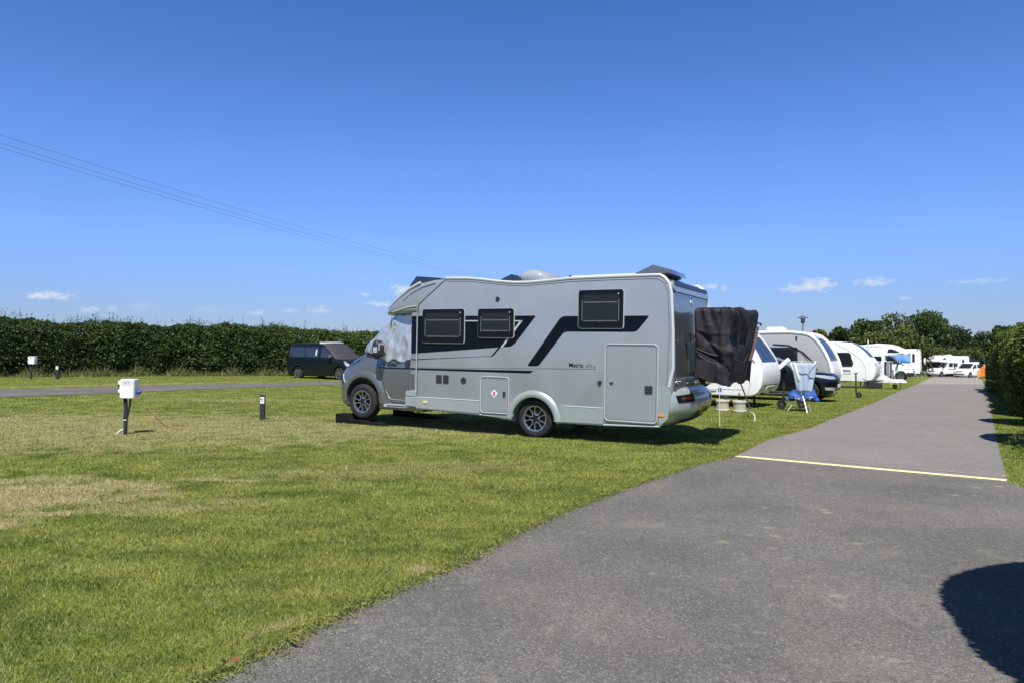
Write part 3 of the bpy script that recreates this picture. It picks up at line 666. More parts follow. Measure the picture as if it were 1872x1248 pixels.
MB().tube([(-.42,1.13,.325),(-1.2,1.13,.33),(-2.2,1.13,.365)], .018, 6).build('sill_rail', trim_light, mh, True)
# lower step fairing near the cab door
bx = MB(); bx.add([(2.665,1.16,.41),(2.95,1.13,.42),(2.97,1.12,.60),(2.665,1.16,.61),(2.665,.9,.41),(2.95,.9,.42),(2.97,.9,.60),(2.665,.9,.61)], [(0,1,2,3),(4,7,6,5),(0,4,5,1),(3,2,6,7),(1,5,6,2),(0,3,7,4)])
bx.add([(2.665,1.158,.612),(2.96,1.12,.612),(2.96,1.11,.71),(2.665,1.155,.73),(2.665,.9,.612),(2.96,.9,.612),(2.96,.9,.71),(2.665,.9,.73)], [(0,1,2,3),(4,7,6,5),(0,4,5,1),(3,2,6,7),(1,5,6,2),(0,3,7,4)])
bevel(bx.build('step_fairing', skirt_grey, mh), .012, 2)
MB().box((3.22, 1.03, .395), (.62, .10, .05)).build('door_step', trim_light, mh)
surf_poly('step_tread', rrect(2.98, 3.45, .385, .405, .004), flat_y(1.08, 1), .004, black_pl, mh, None, .006)
# rear arch flare
def flare(name, cx, cz, ri, ro, y, m, parent, s=1, th=.03, a0=-12, a1=192, n=26, ybase=None):
    vs = []; fs = []
    for k in range(n + 1):
        a = R(a0 + (a1 - a0) * k / n); c_, s_ = math.cos(a), math.sin(a)
        for (r, yy) in ((ri, y - .10), (ri, y + th * .6), (ri + (ro - ri) * .25, y + th), (ri + (ro - ri) * .7, y + th * .8), (ro, y - .004)): vs.append((cx + r * c_, s * yy, cz + r * s_))
    for k in range(n):
        for j in range(4): fs.append((k * 5 + j, k * 5 + j + 1, (k + 1) * 5 + j + 1, (k + 1) * 5 + j))
    o = mesh(name, vs, fs, m, parent); autosmooth(o, 50); return o
flare('wheel_arch', .10, .30, .425, .55, 1.15, skirt_grey, mh, 1, .04, 3, 177); flare('wheel_arch', .10, .30, .425, .55, 1.15, skirt_grey, mh, -1, .04, 3, 177)
for x, zz, m_ in ((2.44, .522, lens_yel), (.54, .553, lens_amb)):
    surf_poly('side_marker', rrect(x - .05, x + .05, zz - .022, zz + .02, .015), sy, .028, m_, mh, None, .02)
surf_poly('side_marker', rrect(-2.27, -2.17, .53, .565, .012), flat_y(1.162, 1), .012, lens_amb, mh, None, .015)
# wheels (rear axle then front)
for s in (1, -1):
    wheel(mh, .10, s * .975, .345, .345, .225, .23, s); wheel(mh, 4.13, s * .935, .435, .36, .225, .23, s)
# underbody
MB().box((1.2, 0, .42), (2.0, 1.9, .18)).box((-1.3, 0, .42), (1.7, 1.9, .20)).box((.1, 0, .40), (.12, 1.8, .1)).box((4.13, 0, .46), (.12, 1.7, .1)).build('chassis', under, mh)
MB().tube([(-.5,.9,.30),(-.7,.9,.27),(-1.0,.9,.25)], .022).build('exhaust', black_pl, mh, True); MB().tube([(.9,.95,.33),(1.3,.95,.31)], .012).build('brake_line', black_pl, mh)
# rear bumper
bh = Hull([(.36,-2.28,-2.0,1.02,.2,.1),(.42,-2.40,-2.0,1.10,.3,.1),(.56,-2.56,-2.0,1.145,.34,.1),(.66,-2.60,-2.0,1.158,.34,.1),(.84,-2.58,-2.0,1.158,.32,.1),(.93,-2.50,-2.0,1.15,.28,.1),(.975,-2.42,-2.0,1.13,.2,.1)], 2.4)
bh.build('rear_bumper', skirt_grey, mh)
bk = bh.back()
for s in (1, -1):
    l = surf_poly('tail_light', rquad([(s*.50,.755),(s*1.02,.75),(s*1.05,.865),(s*.50,.885)], .02), bk, .008, black_gl, mh, .05, .02)
    surf_poly('lens', rrect(min(s*.56, s*.95), max(s*.56, s*.95), .80, .835, .012), bk, .012, lens_red, l, .05, .01)
surf_poly('bumper_recess', rrect(-.62, .30, .47, .70, .03), bk, .006, rear_grey, mh, .08, .02)
surf_poly('rear_diffuser', rquad([(-.9,.365),(.7,.365),(.6,.45),(-.8,.45)], .03), bk, .02, black_pl, mh, .08, .03)
npq = surf_poly('number_plate', rrect(-.46, .06, .525, .635, .01), bk, .020, plate_yel, mh, None, .02)
for k_, (yy, ww) in enumerate(((.02, .03), (-.03, .03), (-.08, .035), (-.17, .03), (-.225, .035), (-.28, .03))):
    surf_poly('plate_mark', rrect(yy - ww / 2 - .07, yy + ww / 2 - .07, .548, .612, .006), bk, .022, black_pl, npq, None, .003)
text('lettering', 'ADRIA', .11, chrome, mh, (-2.40, 1.0, 1.03), (R(90), 0, R(-90)))
surf_poly('badge', [(0.0,2.50),(-.055,2.41),(0.0,2.35),(.055,2.41)], lambda a, b, h: (-2.385 + max(0, b - 1.6) * .039 - h, a, b), .02, chrome, mh, None, .01, smooth=False)
text('lettering', 'A', .085, decal_black, mh, (3.60, 1.050, 1.185), RT, .15); text('lettering', 'ADRIA', .085, decal_black, mh, (3.49, 1.050, 1.185), RT, .15)
# ---- roof equipment
def hull_box(name, prof, y0, y1, m, parent, bw=.02): return prism(name, prof, 0, m, parent, bw, 2, y0, y1)
pod = hull_box('roof_hatch', [(-1.60,2.805),(-2.00,2.975),(-2.26,2.90),(-2.30,2.82),(-2.14,2.80)], .1, 1.05, rear_grey, mh, .03)
hull_box('hatch_rim', [(-1.85,2.80),(-2.20,2.79),(-2.24,2.82),(-1.85,2.82)], .15, 1.08, black_pl, pod, .01)
# awning style rail on the roof edge
MB().tube([(-.55,1.02,2.815),(-1.9,1.02,2.82)], .03, 8).build('roof_bar', rail_white, mh, True)
MB().box((-.53, 1.03, 2.82), (.04, .05, .06)).build('bar_foot', black_pl, mh)
hk = hull_box('roof_light', [(1.42,2.82),(1.0,2.985),(.79,2.92),(.76,2.76)], -.35, .45, glass_dk, mh, .02)
hull_box('hatch_rim', [(1.42,2.80),(1.44,2.84),(.74,2.78),(.76,2.74)], -.38, .48, white_pl, hk, .01)
clear = bpy.data.materials.new('clear_dome'); clear.use_nodes = True; b = clear.node_tree.nodes['Principled BSDF']; b.inputs['Base Color'].default_value = (.42, .44, .46, 1); b.inputs['Roughness'].default_value = .15; b.inputs['Alpha'].default_value = .6
dm = loft('roof_dome', [superloop(x, hw, 2.79, zt, 3.2, 24) for x, hw, zt in ((.97,.30,2.84),(.87,.40,3.0),(.70,.44,3.08),(.50,.44,3.08),(.33,.42,3.01),(.27,.36,2.92),(.23,.3,2.84))], clear, mh, 40)
hull_box('hatch_rim', [(.99,2.76),(.97,2.80),(.21,2.825),(.19,2.72)], -.42, .50, white_pl, dm, .01)
sk = hull_box('skylight', [(3.12,2.58),(3.07,2.79),(2.91,2.97),(2.42,2.925),(2.38,2.82)], -.7, .9, glass_dk, mh, .02)
# ---- cab
cab = Hull([(0.3,2.6,4.85,0.95,0.05,0.322),(0.36,2.6,4.99,0.99,0.05,0.442),(0.48,2.6,5.06,1.01,0.05,0.506),(0.75,2.6,5.09,1.03,0.05,0.57),(0.92,2.6,5.08,1.03,0.05,0.607),(1.05,2.6,5.02,1.03,0.05,0.644),(1.14,2.6,4.93,1.03,0.05,0.662),(1.24,2.6,4.81,1.02,0.05,0.718),(1.34,2.6,4.65,1,0.05,0.782),(1.44,2.6,4.47,0.975,0.05,0.736),(1.5,2.6,4.35,0.96,0.05,0.57),(1.53,2.6,4.23,0.95,0.05,0.46)], 2.3)
zs = sorted(set(list(cab.r[:, 0]) + list(np.arange(.42, 1.5, .06))))
cb = cab.build('cab', cab_grey, mh, zs, crown=.05)
ct = MB().lathe([(.445,.2),(.445,1.3),(.001,1.3)] , (4.13,0,.455), 'Y', 40).add([], []); 
def cyl_cutter(x, z, r, y0, y1):
    m = MB().lathe([(.0001,y0),(r,y0),(r,y1),(.0001,y1)], (x,0,z), 'Y', 40); o = mesh('c', m.v, m.f, under, mh)
    bm = bmesh.new(); bm.from_mesh(o.data); bmesh.ops.remove_doubles(bm, verts=bm.verts, dist=.001); bmesh.ops.recalc_face_normals(bm, faces=bm.faces); bm.to_mesh(o.data); bm.free(); return o
boolean_cut(cb, cyl_cutter(4.13, .50, .435, .62, 1.3)); boolean_cut(cb, cyl_cutter(4.13, .50, .435, -1.3, -.62)); autosmooth(cb, 40)
for s in (1, -1):
    vs = []; fs = []; n = 24
    for k in range(n + 1):
        a = R(-8 + 196 * k / n)
        for (r, dh) in ((.432, -.05), (.432, .02), (.46, .038), (.54, .034), (.585, .0)):
            X_ = 4.13 + r * math.cos(a); Z_ = .50 + r * math.sin(a); vs.append((X_, s * (cab.y(X_, max(.32, Z_)) + dh), Z_))
    for k in range(n):
        for j in range(4): fs.append((k * 5 + j, k * 5 + j + 1, (k + 1) * 5 + j + 1, (k + 1) * 5 + j))
    autosmooth(mesh('wheel_arch', vs, fs, cab_grey, mh), 50)
cs = cab.side(1)
dr = surf_poly('cab_door', rquad([(2.99,.47),(3.36,.47),(3.50,.62),(3.60,.95),(3.74,1.22),(3.74,1.34),(2.885,1.30),(2.89,1.22),(2.95,.80)], .04), cs, .010, cab_grey, mh, .08, .014)
def line_on(name, pts, f, h, r, m, parent, n=6): return MB().tube([f(a, b, h) for a, b in pts], r, n).build(name, m, parent, True)
line_on('seam', [(3.76,1.34),(3.76,1.22),(3.62,.95),(3.52,.62),(3.37,.455),(2.98,.455)], cs, .002, .005, under, mh)
line_on('moulding', [(3.70,1.142),(3.4,1.143),(2.90,1.148)], cs, .014, .010, decal_black, dr)
line_on('seam', [(3.52,.71),(3.45,.56),(3.38,.515),(3.06,.515)], cs, .012, .004, trim_light, dr)
line_on('moulding', [(3.70,1.16),(3.68,1.21),(3.60,1.255),(3.3,1.265),(2.9,1.25)], cs, .012, .006, decal_grey, dr)
surf_poly('handle', rrect(2.93, 3.03, 1.17, 1.30, .03), cs, .04, black_pl, dr, None, .04)
line_on('seam', [(4.16,1.50),(4.17,1.1)], cs, .002, .005, under, mh)
# bumper lower, bonnet line, headlamp, grille
cf = cab.front()
surf_poly('grille', rquad([(-.62,.48),(.62,.48),(.55,.86),(-.55,.86)], .05), cf, .012, black_pl, mh, .08, .02)
surf_poly('windscreen_scuttle', rrect(-.8, .8, 1.40, 1.50, .03), cf, .006, black_pl, mh, .08, .02)
for s in (1, -1):
    hl = surf_poly('headlight', rquad([(4.22,1.30),(4.62,1.10),(4.55,1.20),(4.30,1.40)], .04), cab.side(s), .012, glass_dk, mh, .05, .02)
line_on('moulding', [(4.74,.98),(4.66,.86),(4.60,.80)], cs, .01, .008, trim_light, mh)
# greenhouse below the overcab (glass) and mirror
gh_ = Hull([(1.40,2.6,4.34,.94,.05,.55),(1.5,2.6,4.26,.925,.05,.5),(1.75,2.6,4.00,.90,.05,.45),(2.0,2.6,3.72,.87,.05,.42),(2.24,2.6,3.42,.84,.05,.40)], 2.4)
gh_.build('cab_glass', glass_dk, mh)
mp = superloop
mr_ = loft('door_mirror', [superloop(x, h, zb, zt, 3.5, 20) for x, h, zb, zt in ((3.60,.06,1.40,1.60),(3.615,.10,1.36,1.66),(3.66,.115,1.35,1.69),(3.72,.115,1.35,1.695),(3.77,.09,1.38,1.66),(3.79,.05,1.42,1.6))], black_pl, mh, 50)
mr_.data.transform(Matrix.Translation((-.12, 1.23, 0)))
MB().box((3.487, 1.25, 1.56), (.012, .15, .15)).build('mirror_glass', chrome, mr_)
MB().box((3.55, 1.345, 1.50), (.09, .012, .11)).build('indicator_lens', lens_clr, mr_)
MB().tube([(3.72,.95,1.40),(3.60,1.16,1.42)], .05, 8).tube([(3.78,.93,1.56),(3.60,1.15,1.54)], .035, 8).build('mirror_arm', black_pl, mr_, True)
surf_poly('quarter_trim', rquad([(3.75,1.30),(4.16,1.43),(3.84,1.62),(3.72,1.66)], .03), lambda a, b, h: (a, (gh_.y(a, b) if b > 1.42 else .95) + .05 + h, b), .012, black_pl, mh, .06, .04)

# silver screen cover
silver = bpy.data.materials.new('silver_foil_cover'); silver.use_nodes = True; t = silver.node_tree; b = t.nodes['Principled BSDF']
b.inputs['Base Color'].default_value = (.52, .55, .58, 1); b.inputs['Metallic'].default_value = .6; b.inputs['Roughness'].default_value = .38
co = nn(t, 'ShaderNodeTexCoord'); geo_ = nn(t, 'ShaderNodeNewGeometry'); cur = geo_.outputs['Normal']
for sc_, am_, ds_ in ((6.0, .42, .10), (15.0, .30, .05)):
    n1 = nn(t, 'ShaderNodeTexNoise'); n1.inputs['Scale'].default_value = 4; t.links.new(co.outputs['Object'], n1.inputs[0])
    ds = nn(t, 'ShaderNodeMixRGB'); ds.inputs[0].default_value = ds_; t.links.new(co.outputs['Object'], ds.inputs[1]); t.links.new(n1.outputs['Color'], ds.inputs[2])
    mp_ = nn(t, 'ShaderNodeMapping'); mp_.inputs['Rotation'].default_value = (0, R(35), 0); mp_.inputs['Scale'].default_value = (1, 1, .55); t.links.new(ds.outputs[0], mp_.inputs[0])
    v1 = nn(t, 'ShaderNodeTexVoronoi'); v1.inputs['Scale'].default_value = sc_; t.links.new(mp_.outputs[0], v1.inputs[0])
    sb = nn(t, 'ShaderNodeVectorMath', operation='SUBTRACT'); t.links.new(v1.outputs['Color'], sb.inputs[0]); sb.inputs[1].default_value = (.5, .5, .5)
    sl = nn(t, 'ShaderNodeVectorMath', operation='SCALE'); t.links.new(sb.outputs[0], sl.inputs[0]); sl.inputs['Scale'].default_value = am_
    ad_ = nn(t, 'ShaderNodeVectorMath', operation='ADD'); t.links.new(cur, ad_.inputs[0]); t.links.new(sl.outputs[0], ad_.inputs[1]); cur = ad_.outputs[0]
nz_ = nn(t, 'ShaderNodeVectorMath', operation='NORMALIZE'); t.links.new(cur, nz_.inputs[0]); t.links.new(nz_.outputs[0], b.inputs['Normal'])
def hsh(a, b, s=0): 
    return math.sin(a * 12.9 + b * 7.3 + s) * .5 + math.sin(a * 5.1 - b * 11.7 + s * 2) * .3 + math.sin(a * 23 + b * 3 + s) * .2
def screen_cover():
    h2 = Hull([(1.27,2.85,4.0,1.00,.03,.30),(1.45,2.85,4.40,.985,.03,.50),(1.6,2.85,4.29,.965,.03,.46),(1.9,2.85,3.94,.935,.03,.42),(2.22,2.85,3.56,.905,.03,.38)], 2.4)
    # outline of the cover on the near side in (distance along the wrap, height)
    NU, NV = 90, 44; vs = []
    for i in range(NU + 1):
        u = i / NU                                # 0 near door rear edge .. 1 far side
        for j in range(NV + 1):
            v = j / NV
            zt = 2.205
            # hem height varies round the wrap: low on the door, rising to the screen base at the front
            ang = abs(u - .5) * 2
            if ang > .62: zb = 1.285 + .03 * math.sin(u * 60)
            elif ang > .45: zb = 1.30 + (.62 - ang) / .17 * .13
            else: zb = 1.43
            z = zb + (zt - zb) * v
            ol = h2.outline(z, 14); 
            # the wrap: right side from rear to front then left side
            xr, xf, w, rr, rf = h2.row(z)
            if ang > .5: t_ = (ang - .5) / .5; X_ = (xf - rf) + (2.86 - (xf - rf)) * t_; Y_ = w
            else: a = ang / .5 * math.pi / 2; X_ = xf - rf + rf * abs(math.cos(a)) ** (2 / 2.4); Y_ = w * abs(math.sin(a)) ** (2 / 2.4)
            dsp = .026 + .006 * hsh(X_ * 1.7, z * 2.2) + .009 * abs(math.sin(X_ * 4.5 + z * 7)) + .010 * abs(math.sin(X_ * 6 - z * 5 + 1)) + (.014 * math.sin(X_ * 22) * (1 - v) ** 2)
            sgn = 1 if u < .5 else -1
            nx_ = (1 if ang < .5 else 0) * math.cos(ang * math.pi); vs.append((X_ + dsp * max(0, nx_), sgn * (Y_ + dsp), z))
    fs = [(i * (NV + 1) + j, (i + 1) * (NV + 1) + j, (i + 1) * (NV + 1) + j + 1, i * (NV + 1) + j + 1) for i in range(NU) for j in range(NV)]
    o = mesh('screen_cover', vs, fs, silver, None, True)
    o.location = OR; o.rotation_euler = (0, -R(1.05), HEAD)
    md = o.modifiers.new('thick', 'SOLIDIFY'); md.thickness = .008; md.offset = -1
    tag(o, 'crumpled silver insulating cover over the windscreen and cab door glass of the large grey motorhome', 'screen cover')
    MB().tube([(3.43,.985,2.15),(3.45,1.00,1.98)], .008, 6).build('strap', black_pl, o)
    MB().add([(2.84,1.0,1.28),(2.90,1.01,1.28),(2.87,1.0,1.72)], [(0,1,2)]).build('blue_edge', blue_pt, o)
screen_cover()
# levelling ramps
for s in (1, -1):
    ramp_m = mat('ramp_black', (.010, .010, .011), .9, 0, .1)
    rp = bevel(prism('levelling_ramp', [(.68,0),(.68,.195),(.36,.19),(.27,.09),(-.12,.085),(-.22,.045),(-.50,.04),(-.66,0.0)], .15, ramp_m, None, 0), .006, 1)
    p = mw(4.13, s * .94, 0); rp.location = (p.x, p.y, gz(p.x, p.y) + .004); rp.rotation_euler = (0, 0, HEAD)
    tag(rp, 'black stepped levelling ramp under the %s front wheel of the grey motorhome' % ('near' if s > 0 else 'far'), 'wheel ramp', 'levelling ramps')

# rack and bicycle cover
rk = MB()
rk.tube([(-2.39,.35,1.75),(-2.60,.35,1.78),(-2.60,.35,1.08),(-2.39,.35,1.05)], .014).tube([(-2.39,-.45,1.75),(-2.60,-.45,1.78),(-2.60,-.45,1.08),(-2.39,-.45,1.05)], .014)
rk.tube([(-2.60,.6,1.76),(-2.60,-.9,1.76)], .014)
for x in (-2.68, -2.86, -3.04): rk.tube([(x,.85,1.09),(x,-1.05,1.09)], .022)
for y in (.35, -.45): rk.tube([(-2.55,y,1.08),(-3.12,y,1.07)], .016)
rko = rk.build('bicycle_rack', chrome, mh, True)
MB().box((-2.44, .45, 1.80), (.08, .09, .16)).box((-2.44, -.4, 1.80), (.08, .09, .16)).build('rack_bracket', black_pl, rko)
clothm = mat('cover_cloth', (.020, .018, .022), .66, 0, .3, 0, .15, 5, .35, 26)
RID = [(.04,.98,.10,.30,.05,.05),(.16,1.0,.34,.52,.05,.06),(.22,1.0,.24,.70,.04,-.05),(.34,1.0,.44,.55,.045,.055),(.10,.62,.30,.48,.05,-.06),(.46,.98,.48,.05,.05,.06),(.30,.50,.50,.40,.05,.05),
 (.40,.92,.38,.60,.05,-.05),(.55,1.0,.62,.62,.09,-.06),(.62,.95,1.3,.72,.12,.06),(.60,.58,1.5,.70,.12,-.07),(.52,.45,1.2,.30,.12,.06),(.9,1.0,1.6,.80,.12,-.06),(1.2,.95,2.2,.60,.15,.06),(1.5,.50,2.4,.85,.14,-.06),
 (.05,.36,.45,.27,.04,-.06),(.08,.28,.42,.20,.05,.045),(.40,.25,.30,.02,.04,.05),(.52,.25,.60,.0,.05,-.05),(.8,.3,.9,.0,.12,.05),(1.2,.35,1.1,0,.12,-.05)]
def bike_cover():
    NU, NV = 240, 90; x0, x1, y0, y1 = -3.27, -2.66, -1.22, .93; r = .07; per = []
    segs = [((x0 + r, y1), (x1 - r, y1), (0, 1)), ((x1, y1 - r), (x1, y0 + r), (1, 0)), ((x1 - r, y0), (x0 + r, y0), (0, -1)), ((x0, y0 + r), (x0, y1 - r), (-1, 0))]
    corners = [(x1 - r, y1 - r, 90), (x1 - r, y0 + r, 0), (x0 + r, y0 + r, -90), (x0 + r, y1 - r, 180)]
    pts = []
    for (a, b_, n_), (cx, cy, a0) in zip(segs, corners):
        a = Vector(a); b_ = Vector(b_); m = max(2, int((b_ - a).length / .028))
        for k in range(m): pts.append((a.lerp(b_, k / m), Vector(n_)))
        for k in range(5): an = R(a0 - 90 * k / 5); nv = Vector((math.cos(an), math.sin(an))); pts.append((Vector((cx, cy)) + nv * r, nv))
    n = len(pts); vs = []
    for j in range(NV + 1):
        v = j / NV
        for i, (p, nv) in enumerate(pts):
            rear = max(0, -nv.x); near = max(0, nv.y)
            s_ = (p.y - y0) / (y1 - y0); q = (p.x - x0) / (x1 - x0)
            zt = 2.285 + .02 * math.sin(p.y * 5 + 1) - .05 * (1 - abs(2 * q - 1)) * 0 + (.03 * (1 - s_))
            zb = 1.04 + (.20 * max(0, 1 - q * 0 - 1) ) + .03 * math.sin(p.y * 7 + p.x * 9)
            if near > .5: zb = 1.05 + .22 * max(0, q - .25) * 1.2
            z = zb + (zt - zb) * v
            f = 1 - v
            # gathered folds hanging from the handlebars
            sp2 = (p.x - x1) * -1 if nv.y > .3 else (x1 - x0) + (y1 - p.y) if nv.x < -.3 else -1
            d = 0
            if sp2 >= 0:
                for (sa, va, sb, vb, w_, am_) in RID:
                    ex_, ey_ = sb - sa, (vb - va) * 1.2; L2 = ex_ * ex_ + ey_ * ey_; qx, qy = sp2 - sa, (v - va) * 1.2
                    tt = max(0, min(1, (qx * ex_ + qy * ey_) / L2)); dd_ = math.hypot(qx - tt * ex_, qy - tt * ey_); ww = w_ * (.5 + .9 * tt)
                    d += am_ * math.exp(-(dd_ / ww) ** 2) * (.35 + .65 * math.sin(min(1, tt * 1.1 + .1) * math.pi) ** .5 if 0 < tt < 1 else .35)
                d += .010 * math.sin(sp2 * 17 + 2 * math.sin(v * 6)) * f + .006 * math.sin(sp2 * 37 + v * 9) 
            d -= .10 * f ** 1.3 if near < .5 else .02 * f
            edge = max(0, (v - .93) / .07); d -= .05 * edge ** 2
            pp = p + nv * d
            if nv.x < .4 and nv.y < .5: pp.x += .06 * f
            vs.append((pp.x, pp.y, z))
    fs = [(j * n + i, j * n + (i + 1) % n, (j + 1) * n + (i + 1) % n, (j + 1) * n + i) for j in range(NV) for i in range(n)]
    b0 = NV * n; c = Vector((0, 0, 0))
    # top: concentric rings sagging slightly
    last = [Vector(vs[b0 + i]) for i in range(n)]; cen = sum(last, Vector()) / n; ring = b0
    for k in range(1, 7):
        t_ = k / 6; base = len(vs)
        for i in range(n):
            pnt = last[i].lerp(Vector((cen.x, last[i].y * .9, cen.z)), t_ * .98); vs.append((pnt.x, pnt.y, last[i].z - .03 * math.sin(t_ * 3.1) + .012 * math.sin(pnt.y * 16)))
        fs += [(ring + i, ring + (i + 1) % n, base + (i + 1) % n, base + i) for i in range(n)]; ring = base
    fs.append(tuple(ring + i for i in range(n)))
    o = mesh('bicycle_cover', vs, fs, clothm, None, True); o.location = OR; o.rotation_euler = (0, -R(1.05), HEAD)
    tag(o, 'black wrinkled fabric cover wrapped over bicycles on the back of the grey motorhome', 'bicycle cover')
    st = mat('reflective_strip', (.16, .10, .10), .35, .2, .5, 0, .3, 20)
    surf = lambda a, b, h: (-3.235 - h + .05 * (2.0 - b), a, b)
    MB().tube([(-3.30,-.92,2.02),(-3.27,-.88,1.8),(-3.24,-.84,1.6),(-3.20,-.78,1.42)], .03, 6).build('reflective_strip', st, o, True)
    MB().tube([(-3.28,-.98,2.09),(-3.33,-1.04,2.08),(-3.32,-1.10,2.05)], .014, 6).build('strap', black_pl, o, True)
    MB().tube([(-3.21,-.6,1.55),(-3.23,-.1,1.40),(-3.20,.4,1.46),(-3.17,.9,1.50),(-2.95,.97,1.53),(-2.72,.96,1.62)], .010, 6).build('strap', black_pl, o, True)
    pk = surf_poly('pocket', rquad([(-2.70,1.20),(-3.0,1.08),(-3.06,1.38),(-2.74,1.47)], .02), lambda a, b, h: (a, .965 + h + .02 * math.sin(a * 20), b), .03, clothm, o, .05, .03)
bike_cover()

# ------------------------------------------------------------------ foliage
def leaves(name, C, size, m, parent=None, up=.35, tint=None, asp=.55, droop=0, N=None):
    """one rhombic leaf (4-gon) per centre"""
    n = len(C); d = rng.normal(0, 1, (n, 3)); 
    if N is not None: d = d * .8 + N * .6
    d[:, 2] += droop; d /= np.linalg.norm(d, axis=1)[:, None]
    e = rng.normal(0, 1, (n, 3)); e[:, 2] += up; e = np.cross(d, e); e /= np.linalg.norm(e, axis=1)[:, None] + 1e-9
    s = size * rng.uniform(.6, 1.3, n)[:, None]; V = np.empty((n, 4, 3))
    V[:, 0] = C - d * s * .5; V[:, 1] = C + e * s * asp * .5; V[:, 2] = C + d * s * .5; V[:, 3] = C - e * s * asp * .5
    V[:, 1, 2] += s[:, 0] * .08; V[:, 3, 2] += s[:, 0] * .08
    if tint is None: tint = rng.random(n)
    return np_mesh(name, V.reshape(-1, 3), 4, m, parent, tint=np.clip(tint, 0, 1))
lm_hedge = leaf_mat('hedge_leaf', (.018, .036, .010), (.095, .145, .036), .25)
lm_hedge2 = leaf_mat('hedge_leaf_bright', (.030, .055, .014), (.135, .185, .045), .25)
lm_conifer = leaf_mat('conifer_leaf', (.030, .055, .010), (.16, .205, .035), .2)
lm_tree = leaf_mat('tree_leaf', (.026, .050, .014), (.105, .150, .040), .25)
lm_tree2 = leaf_mat('tree_leaf_olive', (.045, .065, .016), (.155, .185, .045), .25)
lm_dark = leaf_mat('tree_leaf_dark', (.018, .036, .012), (.068, .10, .032), .2)
lm_yel = leaf_mat('tree_leaf_yellow', (.06, .075, .012), (.20, .21, .04), .25)
lm_dry = leaf_mat('dry_stem', (.07, .10, .025), (.28, .26, .11), .2)
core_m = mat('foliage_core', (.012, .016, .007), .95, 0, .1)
bark = mat('bark', (.09, .07, .05), .9, 0, .2, 0, .3, 5, .5, 20)

